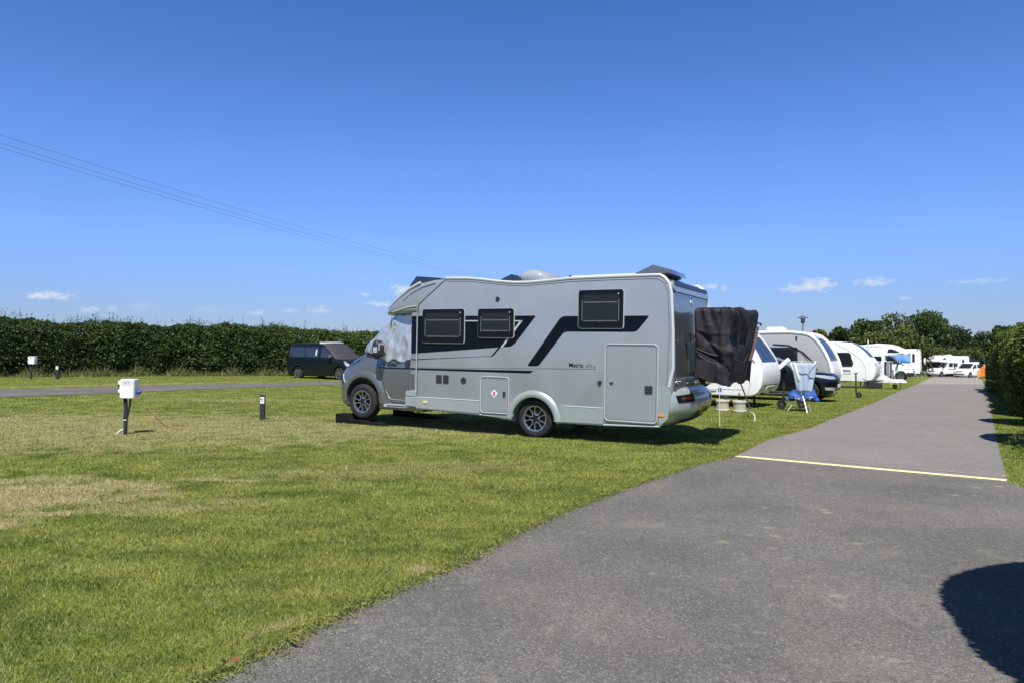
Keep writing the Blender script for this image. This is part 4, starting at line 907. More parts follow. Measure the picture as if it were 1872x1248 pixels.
def hedge(name, label, line, hfun, thick, n, size, m, group=None, seed=0, core=True, bulge=.25, brown=0, tops=0, cat='hedge'):
    pl = [Vector(p) for p in line]; Ls = [0]
    for a, b_ in zip(pl[:-1], pl[1:]): Ls.append(Ls[-1] + (b_ - a).length)
    T = Ls[-1]; ax = [p.x for p in pl]; ay = [p.y for p in pl]
    c0 = pl[0]; root = thing(name, label, cat, (c0.x, c0.y, gz(c0.x, c0.y)), 0, group); z0 = gz(c0.x, c0.y)
    def base(t):
        x = np.interp(t, Ls, ax); y = np.interp(t, Ls, ay); e = .5
        tx = np.interp(t + e, Ls, ax) - np.interp(t - e, Ls, ax); ty = np.interp(t + e, Ls, ay) - np.interp(t - e, Ls, ay); l_ = np.hypot(tx, ty) + 1e-9
        return x, y, tx / l_, ty / l_
    t = rng.uniform(0, T, n); ph = rng.uniform(-.06, 1.06, n) * math.pi       # cross-section angle, 0 = front foot, pi = back foot
    H = hfun(t / T); depth = rng.random(n) ** 2.2 * .32
    cs_, sn = np.cos(ph), np.sin(ph); ex = 3.2
    ux = np.sign(cs_) * np.abs(cs_) ** (2 / ex); uz = np.abs(sn) ** (2 / ex)
    x, y, tx, ty = base(t); nx_, ny_ = ty, -tx
    P0 = np.stack([x, y, t], 1); lump = vnoise(np.stack([t * 1, ux * 1.5, uz * H], 1), .9, seed); lump2 = vnoise(np.stack([t * 1, ux * 2, uz * H], 1), 2.6, seed + 3)
    rad = 1 + .13 * lump + .06 * lump2 - depth
    endt = np.minimum(1, np.sqrt(np.clip(np.minimum(t, T - t) / .7, 0, 1)) * .8 + .2)
    off = ux * thick * .5 * rad * endt; zz = uz * H * (1 + (.05 * lump + .04 * lump2) * 1 - depth * .35) * (.75 + .25 * endt)
    zz = np.where(uz < .2, rng.uniform(0, .5, n), zz)
    px = x + nx_ * off; py = y + ny_ * off; pz = g(px, py) + np.maximum(.03, zz)
    Cc = np.stack([px - c0.x, py - c0.y, pz - z0], 1)
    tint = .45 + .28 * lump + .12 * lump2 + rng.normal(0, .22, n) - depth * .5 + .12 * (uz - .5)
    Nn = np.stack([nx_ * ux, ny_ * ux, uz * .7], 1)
    leaves('foliage', Cc, size, m, root, tint=tint, N=Nn)
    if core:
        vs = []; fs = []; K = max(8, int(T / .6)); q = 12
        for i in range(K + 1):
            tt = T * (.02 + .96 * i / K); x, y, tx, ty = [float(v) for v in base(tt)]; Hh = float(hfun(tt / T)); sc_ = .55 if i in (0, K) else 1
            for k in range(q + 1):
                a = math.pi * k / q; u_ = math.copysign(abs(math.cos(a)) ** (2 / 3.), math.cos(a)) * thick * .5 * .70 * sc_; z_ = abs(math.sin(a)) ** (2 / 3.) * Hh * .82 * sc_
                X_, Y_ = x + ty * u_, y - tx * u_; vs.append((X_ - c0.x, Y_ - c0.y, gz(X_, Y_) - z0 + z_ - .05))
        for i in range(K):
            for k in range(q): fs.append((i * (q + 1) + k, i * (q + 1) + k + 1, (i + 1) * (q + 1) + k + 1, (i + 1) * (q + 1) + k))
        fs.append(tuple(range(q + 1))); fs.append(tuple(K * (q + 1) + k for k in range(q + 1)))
        mesh('branch_core', vs, fs, core_m, root)  # solid dark filler added inside so the hedge is not see-through
    if tops:     # upright shoots
        t = rng.uniform(0, T, tops); t = t[rng.random(tops) < (.25 + .75 * (vnoise(np.stack([t, t * 0, t * 0], 1), .8, seed) > 0))]; k_ = len(t); x, y, tx, ty = base(t); o_ = rng.uniform(-.3, .3, k_) * thick
        hh_ = rng.uniform(.15, .75, k_) * (rng.random(k_) ** .6); H = hfun(t / T); x = x + ty * o_; y = y - tx * o_; zb = g(x, y) + H * .97
        st = []; lf_ = []
        for i in range(k_):
            lean = rng.normal(0, .08, 2)
            for s_ in np.linspace(0, 1, 2 + int(hh_[i] / .07)):
                lf_.append((x[i] + lean[0] * s_ + rng.normal(0, .02) - c0.x, y[i] + lean[1] * s_ + rng.normal(0, .02) - c0.y, zb[i] + hh_[i] * s_ - z0))
        leaves('shoots', np.array(lf_), size * .75, m, root, up=1.2, tint=rng.uniform(.1, .7, len(lf_)), asp=.4, droop=.8)
    return root, z0, c0
def weeds(root, z0, c0, line, n, hmin, hmax, off, m, name='weeds'):
    pl = [Vector(p) for p in line]; V = []
    for i in range(n):
        k = random.random() * (len(pl) - 1); a = pl[int(k)].lerp(pl[int(k) + 1], k % 1); d = (pl[int(k) + 1] - pl[int(k)]).normalized()
        p = a + Vector((d.y, -d.x)) * random.uniform(*off); h = random.uniform(hmin, hmax) * random.uniform(.4, 1); l = Vector((random.gauss(0, .5), random.gauss(0, .5))) * h; w = .016
        h *= max(.15, .55 + .6 * math.sin(p.x * 1.7) * math.sin(p.y * 2.3 + 1) + .3 * math.sin(p.x * 5.1)); an = random.uniform(0, 6.28); b0 = Vector((math.cos(an) * w, math.sin(an) * w)); zz = gz(p.x, p.y) - z0
        V += [(p.x - b0.x - c0.x, p.y - b0.y - c0.y, zz), (p.x + b0.x - c0.x, p.y + b0.y - c0.y, zz), (p.x + l.x - c0.x, p.y + l.y - c0.y, zz + h)]
    return np_mesh(name, np.array(V), 3, m, root, tint=rng.random(n))
def hpts(us, front_off):
    return us
# left boundary hedge: three stretches that look different in the photograph
hA = [(-38, 20.0), (-28.5, 30.3), (-24.8, 34.6), (-20.6, 38.5)]; hB = [(-22.2, 37.3), (-17.6, 41.0), (-13.6, 43.9)]; hC = [(-15.2, 42.6), (-12.0, 44.6), (-4.0, 49.5), (6, 55.5)]
def hl(a, b_, c_=.06, f=9, s=0): return lambda q: a + (b_ - a) * q + c_ * np.sin(q * f + s) + c_ * .6 * np.sin(q * f * 3.1 + s)
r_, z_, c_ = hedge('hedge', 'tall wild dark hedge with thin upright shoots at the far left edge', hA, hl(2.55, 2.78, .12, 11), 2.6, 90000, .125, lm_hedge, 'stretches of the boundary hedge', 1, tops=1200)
weeds(r_, z_, c_, hA, 5200, .15, .75, (.9, 2.0), lm_dry, 'dry_grass')
for p in (((.9, 1.6), 2.0, .9), ((3.0, 1.35), 1.6, 1.2)):
    pass
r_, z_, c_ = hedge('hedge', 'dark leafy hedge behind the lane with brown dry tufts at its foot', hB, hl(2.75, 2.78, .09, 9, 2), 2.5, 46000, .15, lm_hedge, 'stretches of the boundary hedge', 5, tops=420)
weeds(r_, z_, c_, hB, 4200, .15, .8, (.9, 2.0), lm_dry, 'dry_grass')
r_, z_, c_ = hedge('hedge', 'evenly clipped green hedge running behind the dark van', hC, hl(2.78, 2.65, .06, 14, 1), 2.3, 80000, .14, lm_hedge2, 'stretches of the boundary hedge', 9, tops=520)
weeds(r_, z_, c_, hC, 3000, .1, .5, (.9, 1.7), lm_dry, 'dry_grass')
# bare branches showing in the left stretch
MB().tube([(-27.6,29.4,.3),(-27.1,29.4,1.2),(-26.8,29.6,1.9),(-26.3,29.7,2.5)], .045, 6, .02).build('dead_branch', bark, None, True)
bpy.data.objects['dead_branch']['label'] = 'grey bare branch leaning in the tall wild hedge at the left'; bpy.data.objects['dead_branch']['category'] = 'branch'
def shrub(label, x, y, h, rr, n, size, m, seed, rag=.12, spiky=False, cat='shrub', shape=1.0):
    z0 = gz(x, y); root = thing('shrub', label, cat, (x, y, z0), 0)
    a = rng.uniform(0, 2 * np.pi, n); q = rng.random(n); zz = q * h; dep = rng.random(n) ** 2 * .3
    prof = np.sin(np.clip(.12 + q * .88, 0, 1) * np.pi) ** .38 if shape == 1 else np.clip(1 - q ** 2.2, 0, 1) ** .6
    P0 = np.stack([np.cos(a) * 2, np.sin(a) * 2, zz], 1); lump = vnoise(P0, 1.3, seed)
    r_ = rr * prof * (1 + rag * lump - dep); C_ = np.stack([np.cos(a) * r_, np.sin(a) * r_, zz + .04], 1)
    leaves('foliage', C_, size, m, root, tint=.4 + .25 * lump + rng.normal(0, .2, n), N=np.stack([np.cos(a), np.sin(a), np.full(n, .4)], 1), asp=.3 if spiky else .55, up=.8)
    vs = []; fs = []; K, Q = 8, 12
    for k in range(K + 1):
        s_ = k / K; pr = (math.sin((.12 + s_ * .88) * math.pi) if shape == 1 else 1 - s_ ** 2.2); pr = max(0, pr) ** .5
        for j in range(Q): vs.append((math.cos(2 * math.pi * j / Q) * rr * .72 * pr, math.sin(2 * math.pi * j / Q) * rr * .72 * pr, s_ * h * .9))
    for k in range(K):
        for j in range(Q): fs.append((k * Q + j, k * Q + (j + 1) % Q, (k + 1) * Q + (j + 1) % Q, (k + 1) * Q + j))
    mesh('branch_core', vs, fs, core_m, root); return root  # added dark inner mass that closes the gaps between leaves
# right clipped hedge and the shrubs beside the road
hR = [(13.7, 17.2), (17.2, 22.4), (21.9, 29.6), (26.3, 37.2)]
r_, z_, c_ = hedge('hedge', 'tall clipped conifer hedge along the right side of the road', [hR[0], hR[1], hR[2], hR[3]], hl(2.45, 3.0, .05, 9), 2.5, 170000, .10, lm_conifer, None, 13, bulge=.3)
shrub('tall rounded conifer at the near end of the clipped right hedge, cut by the frame', 12.3, 15.4, 2.6, 1.32, 46000, .085, lm_conifer, 3, .05)
shrub('rounded evergreen bush at the right edge of the frame beside the road', 9.55, 10.9, 3.8, 1.22, 40000, .08, lm_conifer, 4, .04)
shrub('large round evergreen shrub on the near right roadside that shades the asphalt', 3.70, 2.1, 3.6, 1.44, 90000, .06, lm_conifer, 6, .025)
# spiky fronds reaching in from the right
def frond_bush():
    cx, cy = 8.1, 9.6; root = thing('spiky_bush', 'dark bush with spiky fronds poking in at the right frame edge', 'bush', (cx, cy, gz(cx, cy)))
    C_ = []; T_ = []
    for k in range(34):
        a = random.uniform(0, 6.28); e = random.uniform(.1, 1.2); L_ = random.uniform(.6, 1.25); p = Vector((math.cos(a) * .2, math.sin(a) * .2, random.uniform(.1, .6))); d = Vector((math.cos(a) * math.cos(e), math.sin(a) * math.cos(e), math.sin(e)))
        for s_ in np.linspace(0, 1, 60):
            q = p + d * L_ * s_ + Vector((0, 0, -.45 * s_ * s_ * L_)); w = .10 * (1 - s_) + .015
            for _ in range(2): C_.append((q.x + random.gauss(0, w * .5), q.y + random.gauss(0, w * .5), q.z + random.gauss(0, w * .35)))
    leaves('foliage', np.array(C_), .085, lm_conifer, root, asp=.16, up=.6)
    m_ = MB()
    for k in range(8):
        a = k * .8; m_.tube([(0, 0, 0), (math.cos(a) * .3, math.sin(a) * .3, .4), (math.cos(a) * .7, math.sin(a) * .7, .6)], .015, 5, .005)
    m_.build('branch_core', bark, root, True)
frond_bush()

def tree(label, u, D, vtop, wpx, m, seed, n=9000, squat=1.0, group='trees behind the far campers', leafs=.42):
    x = (u - 936) / F * D; zb = gz(x, D); H = CZ + (HZ - vtop) * D / F - zb; Rw = wpx * 1.3 / F * D / 2
    root = thing('tree', label, 'tree', (x, D, zb), random.uniform(0, 6.28), group)
    rs = random.Random(seed); tk = MB(); tk.tube([(0,0,-.1),(rs.uniform(-.1,.1),.05,H*.25),(rs.uniform(-.3,.3),0,H*.5),(rs.uniform(-.4,.4),.1,H*.75)], .022*H+.08, 8, .05)
    tk.build('trunk', bark, root, True)
    bl = []
    for k in range(13):
        a = rs.uniform(0, 6.28); rr = rs.uniform(.1, .85) * Rw; hz = rs.uniform(.12, .86); sp_ = math.sqrt(max(.15, 1 - ((hz - .45) / .6) ** 2))
        bl.append((math.cos(a) * rr * sp_, math.sin(a) * rr * sp_, hz * H, rs.uniform(.30, .48) * Rw * (1.15 - hz * .5)))
    bl.append((0, 0, H * .80, Rw * .45)); bl.append((0, 0, H * .5, Rw * .65)); bl.append((-.5*Rw, 0, H * .22, Rw * .5)); bl.append((.5*Rw, 0, H * .25, Rw * .5))
    for (bx_, by_, bz_, br) in bl[:6]:
        lb = MB().tube([(0, 0, H * .3), (bx_ * .5, by_ * .5, (H * .3 + bz_) / 2), (bx_, by_, bz_)], .09, 6, .03).build('limb', bark, root, True)
    tot_ = sum(b_[3] ** 2 for b_ in bl); Cs = []; Ts = []; Ns = []
    for (bx_, by_, bz_, br) in bl:
        k = int(n * br * br / tot_); d = rng.normal(0, 1, (k, 3)); d /= np.linalg.norm(d, axis=1)[:, None]; q = d * np.array([1, 1, .8])
        lump = vnoise(q * br + np.array([bx_, by_, bz_]), .9, seed); rad = br * (1 + .28 * lump) * (1 - rng.random(k) ** 2.5 * .6)
        p = q * rad[:, None] + np.array([bx_, by_, bz_]); ok = p[:, 2] > .25; Cs.append(p[ok]); Ts.append((.42 + .25 * lump + rng.normal(0, .16, k) + rs.uniform(-.16, .16))[ok]); Ns.append(d[ok])
    Cc = np.concatenate(Cs); Cc[:, 2] = np.minimum(Cc[:, 2], H * (1.0 + .02 * np.sin(Cc[:, 0] * 3)))
    leaves('crown', Cc, leafs, m, root, tint=np.concatenate(Ts), N=np.concatenate(Ns), asp=.7)
    return root
tl = [  # label, u, depth, top v, width px, material
 ('yellowish conifer with a ragged top above the white caravans', 1497, 62, 597, 46, lm_yel, .30),
 ('dark low bushy tree right of the yellowish conifer', 1535, 74, 594, 60, lm_tree, .34),
 ('mid green tree with a rounded top, second from the yellowish conifer', 1580, 88, 579, 74, lm_tree, .38),
 ('tall olive green tree in the middle of the group', 1636, 102, 571, 84, lm_tree2, .40),
 ('tallest dark green tree with a broad dome', 1690, 116, 566, 96, lm_tree, .42),
 ('dense olive tree in front of the tallest dome', 1652, 101, 600, 84, lm_tree2, .38),
 ('dark tree with a flat top right of the tallest dome', 1752, 114, 598, 62, lm_dark, .40),
 ('dark leafed tree behind the orange windbreak', 1800, 122, 606, 66, lm_dark, .40),
 ('loose leafy tree with gaps above the clipped right hedge', 1838, 80, 590, 60, lm_dark, .34),
 ('green tree rising behind the clipped right hedge at the frame edge', 1872, 56, 584, 50, lm_tree, .26),
 ('dark tree filling the gap left of the flat topped one', 1724, 128, 590, 70, lm_dark, .42),
 ('low olive tree behind the overcab camper', 1606, 80, 606, 74, lm_tree2, .34)]
for i, (lb, u, D, vt, w, m, ls) in enumerate(tl): tree(lb, u, D, vt, w, m, 20 + i, 10000, leafs=ls)
hF = [((1600 - 936) / F * 104, 104 + 6), ((1690 - 936) / F * 108, 108), ((1760 - 936) / F * 112, 112), ((1850 - 936) / F * 116, 112)]
hedge('hedge', 'low olive hedge behind the far white campers', hF, hl(3.9, 4.2, .15, 9), 3.0, 26000, .34, lm_tree2, None, 31)
hedge('hedge', 'dark low hedge in the background behind the white caravans', [((1440-936)/F*78,78),((1520-936)/F*82,82),((1640-936)/F*92,92)], hl(3.6, 3.2, .15, 9), 3.0, 22000, .30, lm_dark, None, 35)

# ------------------------------------------------------------------ hookup posts and markers
def hookup(label, p, rot, near=True):
    t = thing('electric_hookup_post', label, 'power post', p, rot, 'electric hookup posts')
    MB().tube([(-.09,0,-.05),(-.075,0,.25),(-.07,0,.45),(-.095,0,.72)], .038, 8).build('post', black_pl, t, True)
    MB().tube([(-.06,.01,.30),(-.01,.01,.5),(.02,.01,.72)], .020, 6).tube([(-.10,.01,.02),(-.12,.0,.3),(-.10,.02,.6)], .014, 6).build('conduit', black_pl, t, True)
    bx_ = bevel(MB().box((0, 0, .87), (.30, .17, .36)).build('cabinet', white_pl, t), .02, 3)
    lid = surf_poly('lid', rrect(-.145, .145, .695, 1.045, .03), lambda a, b, h: (a, -.085 - h, b), .018, white_pl, bx_, None, .018)
    surf_poly('label_plate', rrect(-.115, .125, .93, 1.03, .006), lambda a, b, h: (a, -.085 - h, b), .0195, off_white, lid, None, .003)
    for x, s_, z in ((-.02, '4', .965), (.04, '7', .965)): text('lettering', s_, .055, decal_grey, lid, (x - .02, -.1055, z), (R(90), 0, 0), 0, .0005)
    for x in (-.085, .10): surf_poly('label_plate', rrect(x - .035, x + .035, .85, .90, .004), lambda a, b, h: (a, -.085 - h, b), .0195, mat('pale_label', (.8, .8, .8), .5), lid, None, .003)
    for z in (.97, .81):
        so = MB().lathe([(.03,0),(.045,-.03),(.045,-.07),(.02,-.075),(.001,-.075)], (-.15, 0, z), 'X', 14).build('socket', white_pl, bx_, True)
        MB().box((-.20, .0, z - .045), (.05, .07, .04)).build('socket_cap', black_pl, so)
    MB().lathe([(.035,0),(.04,.04),(.03,.08),(.001,.085)], (.15, .0, .80), 'X', 14).build('plug', blue_pt, bx_, True)
    return t
p = G(226, 793.5); hk1 = hookup('weathered white electric hookup box on leaning black posts on the open grass', (p.x + .10, p.y, p.z), R(-4)); hk1.scale = (.87, .87, .93)
MB().tube([(-.11,-.02,.11),(-.20,-.03,.06),(-.24,-.05,.01)], .012, 6).build('conduit', white_pl, hk1, True)
surf_poly('cable_tie', rrect(-.115, -.04, .27, .285, .004), lambda a, b, h: (a, -.035 - h, b), .004, white_pl, hk1, None, .01)
p = P(97, 693, 33.0); hk2 = hookup('distant white electric hookup box in front of the dark hedge', (p.x, 31.6, gz(p.x, 31.6)), R(-6)); hk2.scale = (1.0, 1.0, .95)
def marker(label, p, rot, h, ch, w=.10):
    t = thing('pitch_marker', label, 'pitch marker', p, rot, 'pitch number markers')
    a = bevel(prism('post', [(-w/2, -.05), (w/2, -.05), (w/2, h - .02), (-w/2, h)], w / 2, black_pl, t, 0), .006, 1)
    pl = surf_poly('number_plate', rrect(-w*.40, w*.44, h - .19, h - .05, .004), lambda a_, b_, hh: (a_, -w / 2 - hh, b_), .004, white_pl, t, None, .005)
    if ch: text('lettering', ch, .075, black_pl, pl, (-.038, -w / 2 - .0055, h - .125), (R(90), 0, 0), 0, .0005)
    MB().box((.0, -w / 2 - .0055, h - .15), (.05, .001, .008)).build('underline', black_pl, pl)
    return t
p = G(480, 766); marker('short black post with a white number plate standing alone on the grass', p, R(6), .54, '41')
p = P(113, 690, 32); marker('small dark post with a pale number plate at the foot of the far hedge', (p.x, 31.7, gz(p.x, 31.7)), R(6), .62, '', .12)
# orange cable on the grass
def ground_cable(name, label, pix, r, m, lift=.012, group=None):
    pts = [G(*q) for q in pix]; o = MB().tube([(q.x, q.y, q.z + lift) for q in pts], r, 6).build(name, m, None, True); tag(o, label, 'cable', group); return o
orange = mat('orange_cable', (.38, .17, .07), .6)
ground_cable('power_cable', 'thin orange power cable curving over the grass beside the hookup box', [(270,744),(275,752),(284,763),(292,771),(301,778),(311,782.5),(322,784.5),(340,785)], .008, orange, .035)

# overhead cables
cm = mat('cable_grey', (.07, .10, .16), .6)
for i, (v0, v1, v2, lab) in enumerate(((243, 372, 503, 'topmost of the three thin overhead cables crossing the sky'), (258, 383, 508, 'middle one of the three overhead cables crossing the sky'), (267, 389, 511, 'lowest of the three overhead cables crossing the sky'))):
    a = P(-60, v0 - 15, 34); b = P(0, v0, 38); e = P(900, v2, 120)
    pts = []
    for k in range(31):
        s_ = k / 30; q = a.lerp(e, s_); q.z -= (2.0 + i * .1) * 4 * s_ * (1 - s_) * .35; pts.append(q)
    o = MB().tube(pts, .0085, 5).build('overhead_cable', cm, None, True); tag(o, lab, 'overhead cable', 'overhead cables')

# lamp post
def lamp_post():
    D = 46; x = (1468 - 936) / F * D; z0 = gz(x, D); H = CZ + (HZ - 576) * D / F - z0
    t = thing('street_lamp', 'slim post lamp with a wide conical hood above the caravans', 'street lamp', (x, D, z0))
    MB().tube([(0,0,-.1),(0,0,1.2)], .06, 10).tube([(0,0,1.2),(0,0,H-.5)], .038, 10).build('pole', mat('pole_grey', (.14, .17, .19), .5), t, True)
    MB().lathe([(.04,0),(.10,.05),(.13,.18),(.15,.34),(.001,.34)], (0, 0, H - .52), 'Z', 16).build('lantern', mat('lantern', (.25, .28, .30), .2), t, True)
    MB().lathe([(.34,0),(.33,.02),(.10,.13),(.03,.16),(.001,.2)], (0, 0, H - .20), 'Z', 20).build('hood', mat('hood', (.10, .13, .16), .4), t, True)
    MB().lathe([(.09,0),(.14,.10),(.14,.13),(.001,.13)], (0, 0, H - .53), 'Z', 16).build('lantern_base', mat('hood', (0, 0, 0)), t, True)
lamp_post()

# ------------------------------------------------------------------ neighbouring caravans and vehicles
AX = Vector((.836, -.549)); CH = math.atan2(-.549, .836); CB = Vector((.549, .836))     # pitch direction (front towards the road)
def at_front(u, D):  # front-centre point of a vehicle from photo column and depth
    x = (u - 936) / F * D; return Vector((x, D, gz(x, D)))
def panel_side(parent, name, poly, m, hw, h=.004, s=-1, depth=.01, rr=.03):
    return surf_poly(name, rquad(poly, rr), flat_y(hw, s), h, m, parent, None, depth)
def prof_strip(parent, name, prof, i0, i1, y0, y1, m, off=.006, taper=0):
    """panel following the profile points i0..i1 between y0 and y1"""
    pts = prof[i0:i1 + 1]; vs = []; n = len(pts); K = 6
    for i, p in enumerate(pts):
        a = Vector(pts[max(0, i - 1)]); b_ = Vector(pts[min(n - 1, i + 1)]); t_ = (b_ - a).normalized(); nr = Vector((t_.y, -t_.x))
        if nr.x < 0 and abs(nr.x) > abs(nr.y): nr = -nr
        if nr.y < 0 and abs(nr.y) >= abs(nr.x): nr = -nr
        tp = 1 - taper * (i / (n - 1))
        for k in range(K + 1):
            y = (y0 + (y1 - y0) * k / K) * tp; vs.append((p[0] + nr.x * off, y, p[1] + nr.y * off))
    for i, p in enumerate(pts):
        tp = 1 - taper * (i / (n - 1))
        for k in range(K + 1): vs.append((p[0], (y0 + (y1 - y0) * k / K) * tp, p[1]))
    fs = []; B = n * (K + 1)
    for i in range(n - 1):
        for k in range(K):
            q = i * (K + 1) + k; fs.append((q, q + 1, q + K + 2, q + K + 1))
        for k in (0, K):
            q = i * (K + 1) + k; fs.append((q, q + K + 1, q + K + 1 + B, q + B))
    for i in (0, n - 1):
        for k in range(K): q = i * (K + 1) + k; fs.append((q, q + B, q + B + 1, q + 1))
    o = mesh(name, vs, fs, m, parent); autosmooth(o, 50); return o
def smooth_prof(pts, it=2):
    for _ in range(it):
        o = []
        for i in range(len(pts)):
            a = Vector(pts[i]); b_ = Vector(pts[(i + 1) % len(pts)])
            if (b_ - a).length > .9: o += [tuple(a.lerp(b_, .08)), tuple(b_.lerp(a, .08))]
            else: o += [tuple(a.lerp(b_, .25)), tuple(b_.lerp(a, .25))]
        pts = o
    return pts
def sub_prof(pts, k=3):      # catmull-rom through open points
    P_ = [Vector(p) for p in pts]; o = []
    for i in range(len(P_) - 1):
        p0, p1, p2, p3 = P_[max(0, i - 1)], P_[i], P_[i + 1], P_[min(len(P_) - 1, i + 2)]
        for j in range(k):
            t_ = j / k; o.append(tuple(.5 * ((2 * p1) + (p2 - p0) * t_ + (2 * p0 - 5 * p1 + 4 * p2 - p3) * t_ ** 2 + (3 * p1 - p0 - 3 * p2 + p3) * t_ ** 3)))
    o.append(tuple(P_[-1])); return o
def aframe(t, m=black_pl, jx=.75, wheel_side=1, jz=0):
    f = MB().tube([(-.2,.55,.42),(1.05,.04,.42)], .035, 6).tube([(-.2,-.55,.42),(1.05,-.04,.42)], .035, 6).build('drawbar', m, t, True)
    MB().box((1.1,0,.45), (.30,.09,.09)).tube([(1.0,0,.5),(1.12,0,.66),(.98,0,.74)], .02, 6).build('hitch', m, f)
    j = MB().tube([(jx,-.08,.15),(jx,-.08,.95)], .028, 8).tube([(jx-.08,-.08,.96),(jx+.08,-.08,.98)], .018, 6).build('jockey_post', m, f, True)
    MB().lathe([(.03,-.03),(.10,-.035),(.11,-.02),(.11,.02),(.10,.035),(.03,.03)], (jx + .10, -.08, .115), 'Y', 18).build('jockey_wheel', rubber, f, True)
    return f
def caravan(label, front, L_, fr, hw, m_side, m_front=None, roof=2.6, head=CH, win=None, scr=(4, 12), scr_y=.82, taper=.12, name='caravan', group='touring caravans in the row', wheelx=-3.6):
    t = thing(name, label, 'caravan', front, head, group)
    nose = sub_prof(fr, 4)
    prof = nose + [(-L_ + .35, roof - .03), (-L_ + .12, roof - .12), (-L_, roof - .4), (-L_ - .03, .9), (-L_ + .03, .42)]
    wx = wheelx; prof += [(wx - .42, .40)] + [(wx + .40 * math.cos(a), .34 + .40 * math.sin(a)) for a in np.linspace(math.pi * .95, .05 * math.pi, 9)] + [(wx + .42, .40)]
    b_ = prism('body', prof, hw, m_side, t, .11, 4)
    if scr:
        gl = prof_strip(t, 'front_window', nose, scr[0], scr[1], -scr_y, scr_y, glass_blue, .012, taper)
        for y in (-.29, .29): prof_strip(gl, 'mullion', nose, scr[0] + 1, scr[1] - 1, y - .012, y + .012, black_gl, .016, taper * .5)
        for s in (-1, 1): prof_strip(t, 'front_trim', nose, scr[0] - 1, scr[1] + 2, s * (scr_y + .05), s * (scr_y + .16), off_white, .015, .02)
    for (poly, m, nm) in (win or []):
        w = panel_side(t, nm, poly, m, hw, .014, -1, .02, .06)
        if nm == 'window':
            xs_ = [p[0] for p in poly]; zs_ = [p[1] for p in poly]
            panel_side(w, 'pane', [(min(xs_) + .08, min(zs_) + .08), (max(xs_) - .12, min(zs_) + .08), (max(xs_) - .12, max(zs_) - .08), (min(xs_) + .08, max(zs_) - .08)], glass_in, hw, .017, -1, .005, .04)
    for s in (-1, 1): wheel(t, wx, s * (hw - .14), .32, .32, .20, .17, s, 'plain')
    MB().box((wx - .2, 0, .38), (L_ - 1.2, hw * 1.6, .10)).build('chassis', under, t)
    for x in (-.75, -L_ + .6):
        for s in (-1, 1): MB().box((x, s * (hw - .3), .21), (.06, .05, .46), Matrix.Rotation(.15 * s, 3, 'X')).build('corner_steady', black_pl, t)
    return t, nose, b_

# 1: white caravan behind the bicycle cover
f1 = at_front(1411, 21.6)
n1_ = [(-.55,.36),(-.25,.40),(-.09,.55),(-.02,.75),(0,1.0),(-.04,1.25),(-.13,1.48),(-.29,1.75),(-.50,2.05),(-.75,2.33),(-1.1,2.52),(-1.7,2.60)]
c1, nose1, _ = caravan('white caravan half hidden behind the black bicycle cover, two beige tubs beside it', f1, 6.0, n1_, 1.13, white_pt, win=[
  ([(-2.2,1.35),(-1.25,1.35),(-1.1,1.5),(-1.35,2.0),(-2.2,2.0)], glass_dk, 'window')], scr=(22, 33), scr_y=.85, taper=.15)
MB().tube([(-.72,-1.135,1.70),(-.50,-1.145,1.62),(-.30,-1.14,1.48),(-.22,-1.13,1.38)], .028, 6).build('moulding', off_white, c1, True)
MB().tube([(-.9,-1.137,1.55),(-.55,-1.145,1.40),(-.38,-1.145,1.05),(-.34,-1.14,.72),(-.42,-1.13,.45)], .014, 6).build('moulding', off_white, c1, True)
panel_side(c1, 'side_marker', [(-.95,.87),(-.72,.87),(-.60,.92),(-.80,.90)][:4], decal_grey, 1.13, .012, -1, .012, .01)
for x in (-1.62, -1.95):
    s_ = panel_side(c1, 'service_cover', [(x-.12,.72),(x+.12,.72),(x+.12,1.08),(x-.12,1.08)], white_pl, 1.13, .018, -1, .02, .05)
    MB().lathe([(.075,0),(.07,.02),(.001,.02)], (x, -1.165, .82), 'Y', 16).build('cap', off_white, s_, True)
panel_side(c1, 'vent', [(-1.9,.47),(-1.35,.47),(-1.35,.51),(-1.9,.51)], decal_grey, 1.13, .01, -1, .01, .01)
panel_side(c1, 'skirt_line', [(-5.6,.56),(-.5,.56),(-.5,.572),(-5.6,.572)], off_white, 1.13, .01, -1, .01, .003)
prof_strip(c1, 'grab_handle', nose1, 8, 10, -.45, .45, off_white, .03, .0)
prof_strip(c1, 'locker_seam', nose1, 10, 11, -.85, .85, decal_grey, .004, .0)
aframe(c1)
